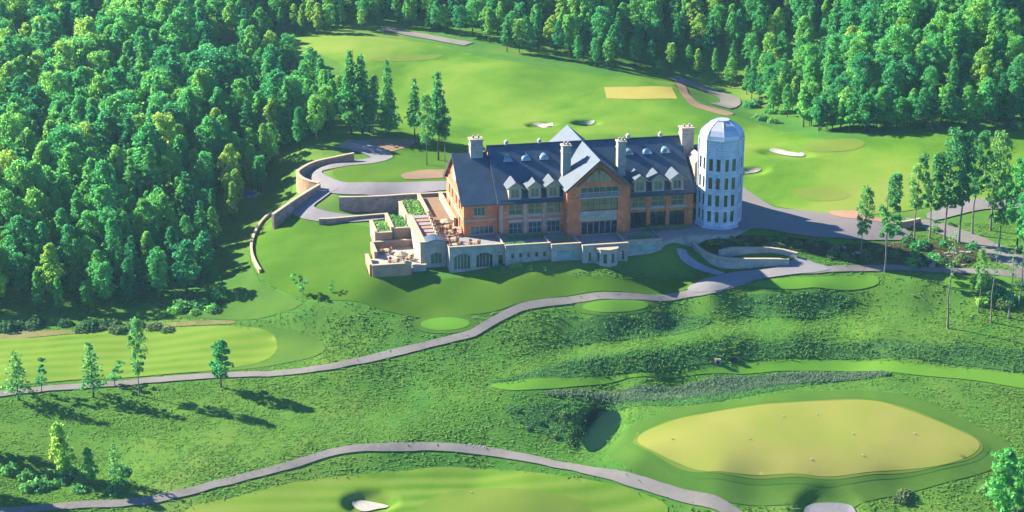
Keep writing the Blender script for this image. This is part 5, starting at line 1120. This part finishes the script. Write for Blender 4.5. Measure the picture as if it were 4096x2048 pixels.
shrub_field(14, 2440, 2570, 700, 770, .8, 1.5, 'bush under the thin trees at the right edge', 'bushes under the thin trees at right')
shrub_field(14, 2300, 2570, 316, 326, .9, 1.6, 'bush along the foot of the right hand wood', 'bushes along the right hand wood')
shrub_field(12, 1840, 1985, 262, 310, .8, 1.6, 'bush beside the shaded road', 'bushes beside the shaded road')
shrub_field(16, 430, 560, 735, 790, .8, 1.7, 'bush at the front corner of the left wood', 'bushes at the corner of the left wood')
shrub_field(22, 0, 430, 815, 835, .9, 1.8, 'bush along the front edge of the left wood', 'bushes along the left wood', 0)
shrub_field(8, 2470, 2570, 1225, 1285, .9, 1.5, 'bush at the lower right corner', 'bushes at the lower right corner')
shrub_field(2, 2230, 2290, 1235, 1260, .9, 1.3, 'dark bush below the putting green', 'bushes below the putting green', 0)
for i, (x0, x1, y0, y1, lab) in enumerate(HEDGES):
    t = tag(empty('hedge', tuple(L2W(x0, y0, .0)), TH), lab, 'hedge'); w, d = x1-x0, y1-y0
    rs = np.random.RandomState(300+i); n_ = int(w*d*95); C = rs.uniform(0,1,(n_,3))*np.array([w,d,.75]); C[:,2] = np.where(rs.rand(n_) < .5, .75-rs.rand(n_)*.12, C[:,2])
    V, F_ = leaf_quads(C, np.tile([0,-.4,.8],(n_,1)), .22, rs); link('foliage', np_mesh('foliage', V, F_), M['leafolive'], t)
for i, (x0, x1, y0, y1, z, lab) in enumerate(((-21.5,-19.0,8.0,14.8,-.7,'leafy planting in the left small bed'),(-18.2,-15.7,9.0,17.0,-.3,'leafy planting in the right small bed'),(-14.9,-11.4,13.4,23.5,.5,'leafy planting in the upper bed'))):
    t = tag(empty('bed_planting', tuple(L2W(x0, y0, z)), TH), lab, 'plants'); w, d = x1-x0, y1-y0; rs = np.random.RandomState(320+i); n_ = int(w*d*26)
    C = rs.uniform(0,1,(n_,3))*np.array([w,d,.6]); C[:,2] *= (.4+.6*np.sin(C[:,0]*3)*np.sin(C[:,1]*2.3)**2+.3); V, F_ = leaf_quads(C, np.tile([0,0,1.0],(n_,1)), .3, rs); link('foliage', np_mesh('foliage', V, F_), M['leafolive'], t)
def rock_mesh(seed, s_):
    bm = bmesh.new(); bmesh.ops.create_icosphere(bm, subdivisions=2, radius=1); rs = random.Random(seed)
    o_ = [rs.uniform(-3,3) for _ in range(3)]
    for v in bm.verts:
        k = 1+.28*math.sin(v.co.x*3+o_[0])*math.cos(v.co.y*2.6+o_[1])+.15*math.sin(v.co.z*5+o_[2]); v.co = Vector((v.co.x*k*s_[0], v.co.y*k*s_[1], v.co.z*k*s_[2]))
    me = bpy.data.meshes.new('rock'); bm.to_mesh(me); bm.free(); me.materials.append(M['rock']); return me
ROCK = [rock_mesh(i, (.8,.55,.4)) for i in range(4)]
def rock(x, y, s_, label, group=None):
    p = G(x, y); o = bpy.data.objects.new('boulder', ROCK[R.randrange(4)]); COL.objects.link(o); o.location = (p[0],p[1],float(H(p[0],p[1]))+.08*s_); o.scale = (s_,)*3; o.rotation_euler.z = R.uniform(0,6.28)
    return tag(o, label, 'rock', group)
for x, y in ((1182,1119),(1194,1121),(1206,1123),(1218,1125),(1230,1128)): rock(x, y, .45, 'white stone beside the crest of the foreground path', 'white stones beside the foreground path')
for _ in range(14): rock(R.uniform(2300,2440), R.uniform(625,672), R.uniform(.6,1.1), 'reddish boulder on the planted bank', 'boulders on the planted bank')
for _ in range(8): rock(R.uniform(2085,2170), R.uniform(622,640), R.uniform(.4,.8), 'pale boulder at the lip of the planted bank', 'boulders at the lip of the bank')
for _ in range(9): rock(R.uniform(590,655), R.uniform(480,498), R.uniform(.6,1.0), 'pale stone at the edge of the woodland pool', 'stones around the woodland pool')
for _ in range(6): x = R.uniform(1560,2080); rock(x, 985-(x-1560)*.065+R.uniform(-9,9), R.uniform(.2,.32), 'grey stone in the bed of the ditch', 'stones in the ditch')
# culvert heads above the mown strip
for x, y, lab in ((1806,916,'pale culvert head left of the grassy gap'),(1846,911,'dark culvert head right of the grassy gap')):
    p = G(x, y); t = tag(empty('culvert_head', (p[0],p[1],float(H(p[0],p[1])))), lab, 'culvert')
    MB().box((-.5,0,-.5),(.5,.3,.9)).build('head_wall', M['coping' if x < 1820 else 'dark'], t); MB().tube([(0,-.12,.3),(0,.29,.3)], .3, 10).build('pipe', M['dark'], t)
# hole markers on the greens
mk = [(1885,1108),(1690,1108),(1970,1052),(2055,1046),(2145,1095),(2300,1095),(2040,1160),(2170,1150)]
for i, (x, y) in enumerate(mk+[(1185,1243)]):
    p = G(x, y); t = tag(empty('practice_hole_marker', (p[0],p[1],float(H(p[0],p[1]))+.18)), 'white marker at a hole on the big putting green' if i < len(mk) else 'white marker on the green at the bottom edge', 'marker', 'markers on the putting green' if i < len(mk) else None)
    MB().tube([(0,0,0),(0,0,.12)], .02, 5).build('pin', M['white'], t); MB().tube([(0,0,.1),(0,0,.24)], [.10,.12], 8).build('knob', M['white'], t)
# rough grass as tufts over the unmown ground in view
def rough_grass(name, n_try, hs, matn, label, only=None):
    rs = np.random.RandomState(5); x = rs.uniform(-115, 125, n_try); y = rs.uniform(-104, 25, n_try); keep = np.ones(n_try, bool)
    pp, zz = project(np.column_stack([x, y, H(x, y)])); keep &= (pp[:,0] > -30) & (pp[:,0] < 2606) & (pp[:,1] > 560) & (pp[:,1] < 1310)
    cl = vnoise(x/5.0, y/5.0, 21)+.5*vnoise(x/1.7, y/1.7, 22); keep &= rs.rand(n_try) < np.clip(.55+cl*1.1, .12, 1)
    if only is not None:
        m_ = np.zeros(n_try, bool)
        for B_ in only: m_ |= inside(x, y, catmull(B_, True, 1.5))
        keep &= m_
    for B_ in (MOWN if only is None else []):
        i = np.where(keep)[0]; keep[i[inside(x[i], y[i], B_)]] = False
    for P_, hw_ in PATHS:
        i = np.where(keep)[0]; b0 = P_.min(0)-hw_-1; b1 = P_.max(0)+hw_+1; i = i[(x[i] > b0[0]) & (x[i] < b1[0]) & (y[i] > b0[1]) & (y[i] < b1[1])]
        for j in range(0, len(i), 20000):
            k = i[j:j+20000]; d = ((np.stack([x[k], y[k]], 1)[:,None]-P_[None, ::2])**2).sum(-1).min(1); keep[k[d < (hw_+.35)**2]] = False
    lx = (x-BO[0])*BX[0]+(y-BO[1])*BX[1]; ly = (x-BO[0])*BY[0]+(y-BO[1])*BY[1]
    keep &= ~((lx > -25) & (lx < 49) & (ly > -13.5) & (ly < 26))
    x, y, cl = x[keep], y[keep], cl[keep]; m = len(x); z = H(x, y); print('TUFTS', m)
    V = []; 
    for b in range(3):
        a = rs.uniform(0, 6.28, m); h = rs.uniform(.45,1.0,m)*hs*(1+np.clip(cl,0,1)*.8); w = rs.uniform(.10,.2,m); ox, oy = rs.normal(0,.16,m), rs.normal(0,.16,m)
        sp = .42 if only is None else .24; t = np.stack([x+ox+rs.normal(0,sp,m), y+oy+rs.normal(0,sp,m), z+h], 1)
        p0 = np.stack([x+ox-np.cos(a)*w, y+oy-np.sin(a)*w, z+(.015 if only is None else -.03)], 1); p1 = np.stack([x+ox+np.cos(a)*w, y+oy+np.sin(a)*w, z+(.015 if only is None else -.03)], 1); V.append(np.stack([p0,p1,t], 1))
    V = np.concatenate(V); up_ = np.cross(V[:,1]-V[:,0], V[:,2]-V[:,0])[:,2] < 0; V[up_] = V[up_][:, ::-1]      # blades face up
    V = V.reshape(-1,3); me = np_mesh(name, V, np.arange(len(V)).reshape(-1,3))
    o = link(name, me, M[matn]); tag(o, label, kind='stuff')
rough_grass('rough_grass', 240000, .11, 'tuft', 'tufts of unmown grass on the slopes')
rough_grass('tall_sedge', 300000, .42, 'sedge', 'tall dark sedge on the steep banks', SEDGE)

rough_grass('reed_bed', 700000, .5, 'reedleaf', 'grey green reeds standing in the ditch', [DITCH])
# ------------------------------------------------------------------ haze
hz = MB().box((-420,-360,-40),(420,330,112)).build('haze', None); tag(hz, 'thin summer haze over the valley', kind='stuff')
hm = bpy.data.materials.new('haze air'); hm.use_nodes = True; hn = hm.node_tree; hn.nodes.remove(hn.nodes['Principled BSDF'])
pvn = hn.nodes.new('ShaderNodeVolumePrincipled'); pvn.inputs['Color'].default_value = (.42,.8,1.0,1); pvn.inputs['Density'].default_value = 0.00007; pvn.inputs['Anisotropy'].default_value = 0.2
hn.links.new(pvn.outputs[0], hn.nodes['Material Output'].inputs['Volume']); hz.data.materials.append(hm)
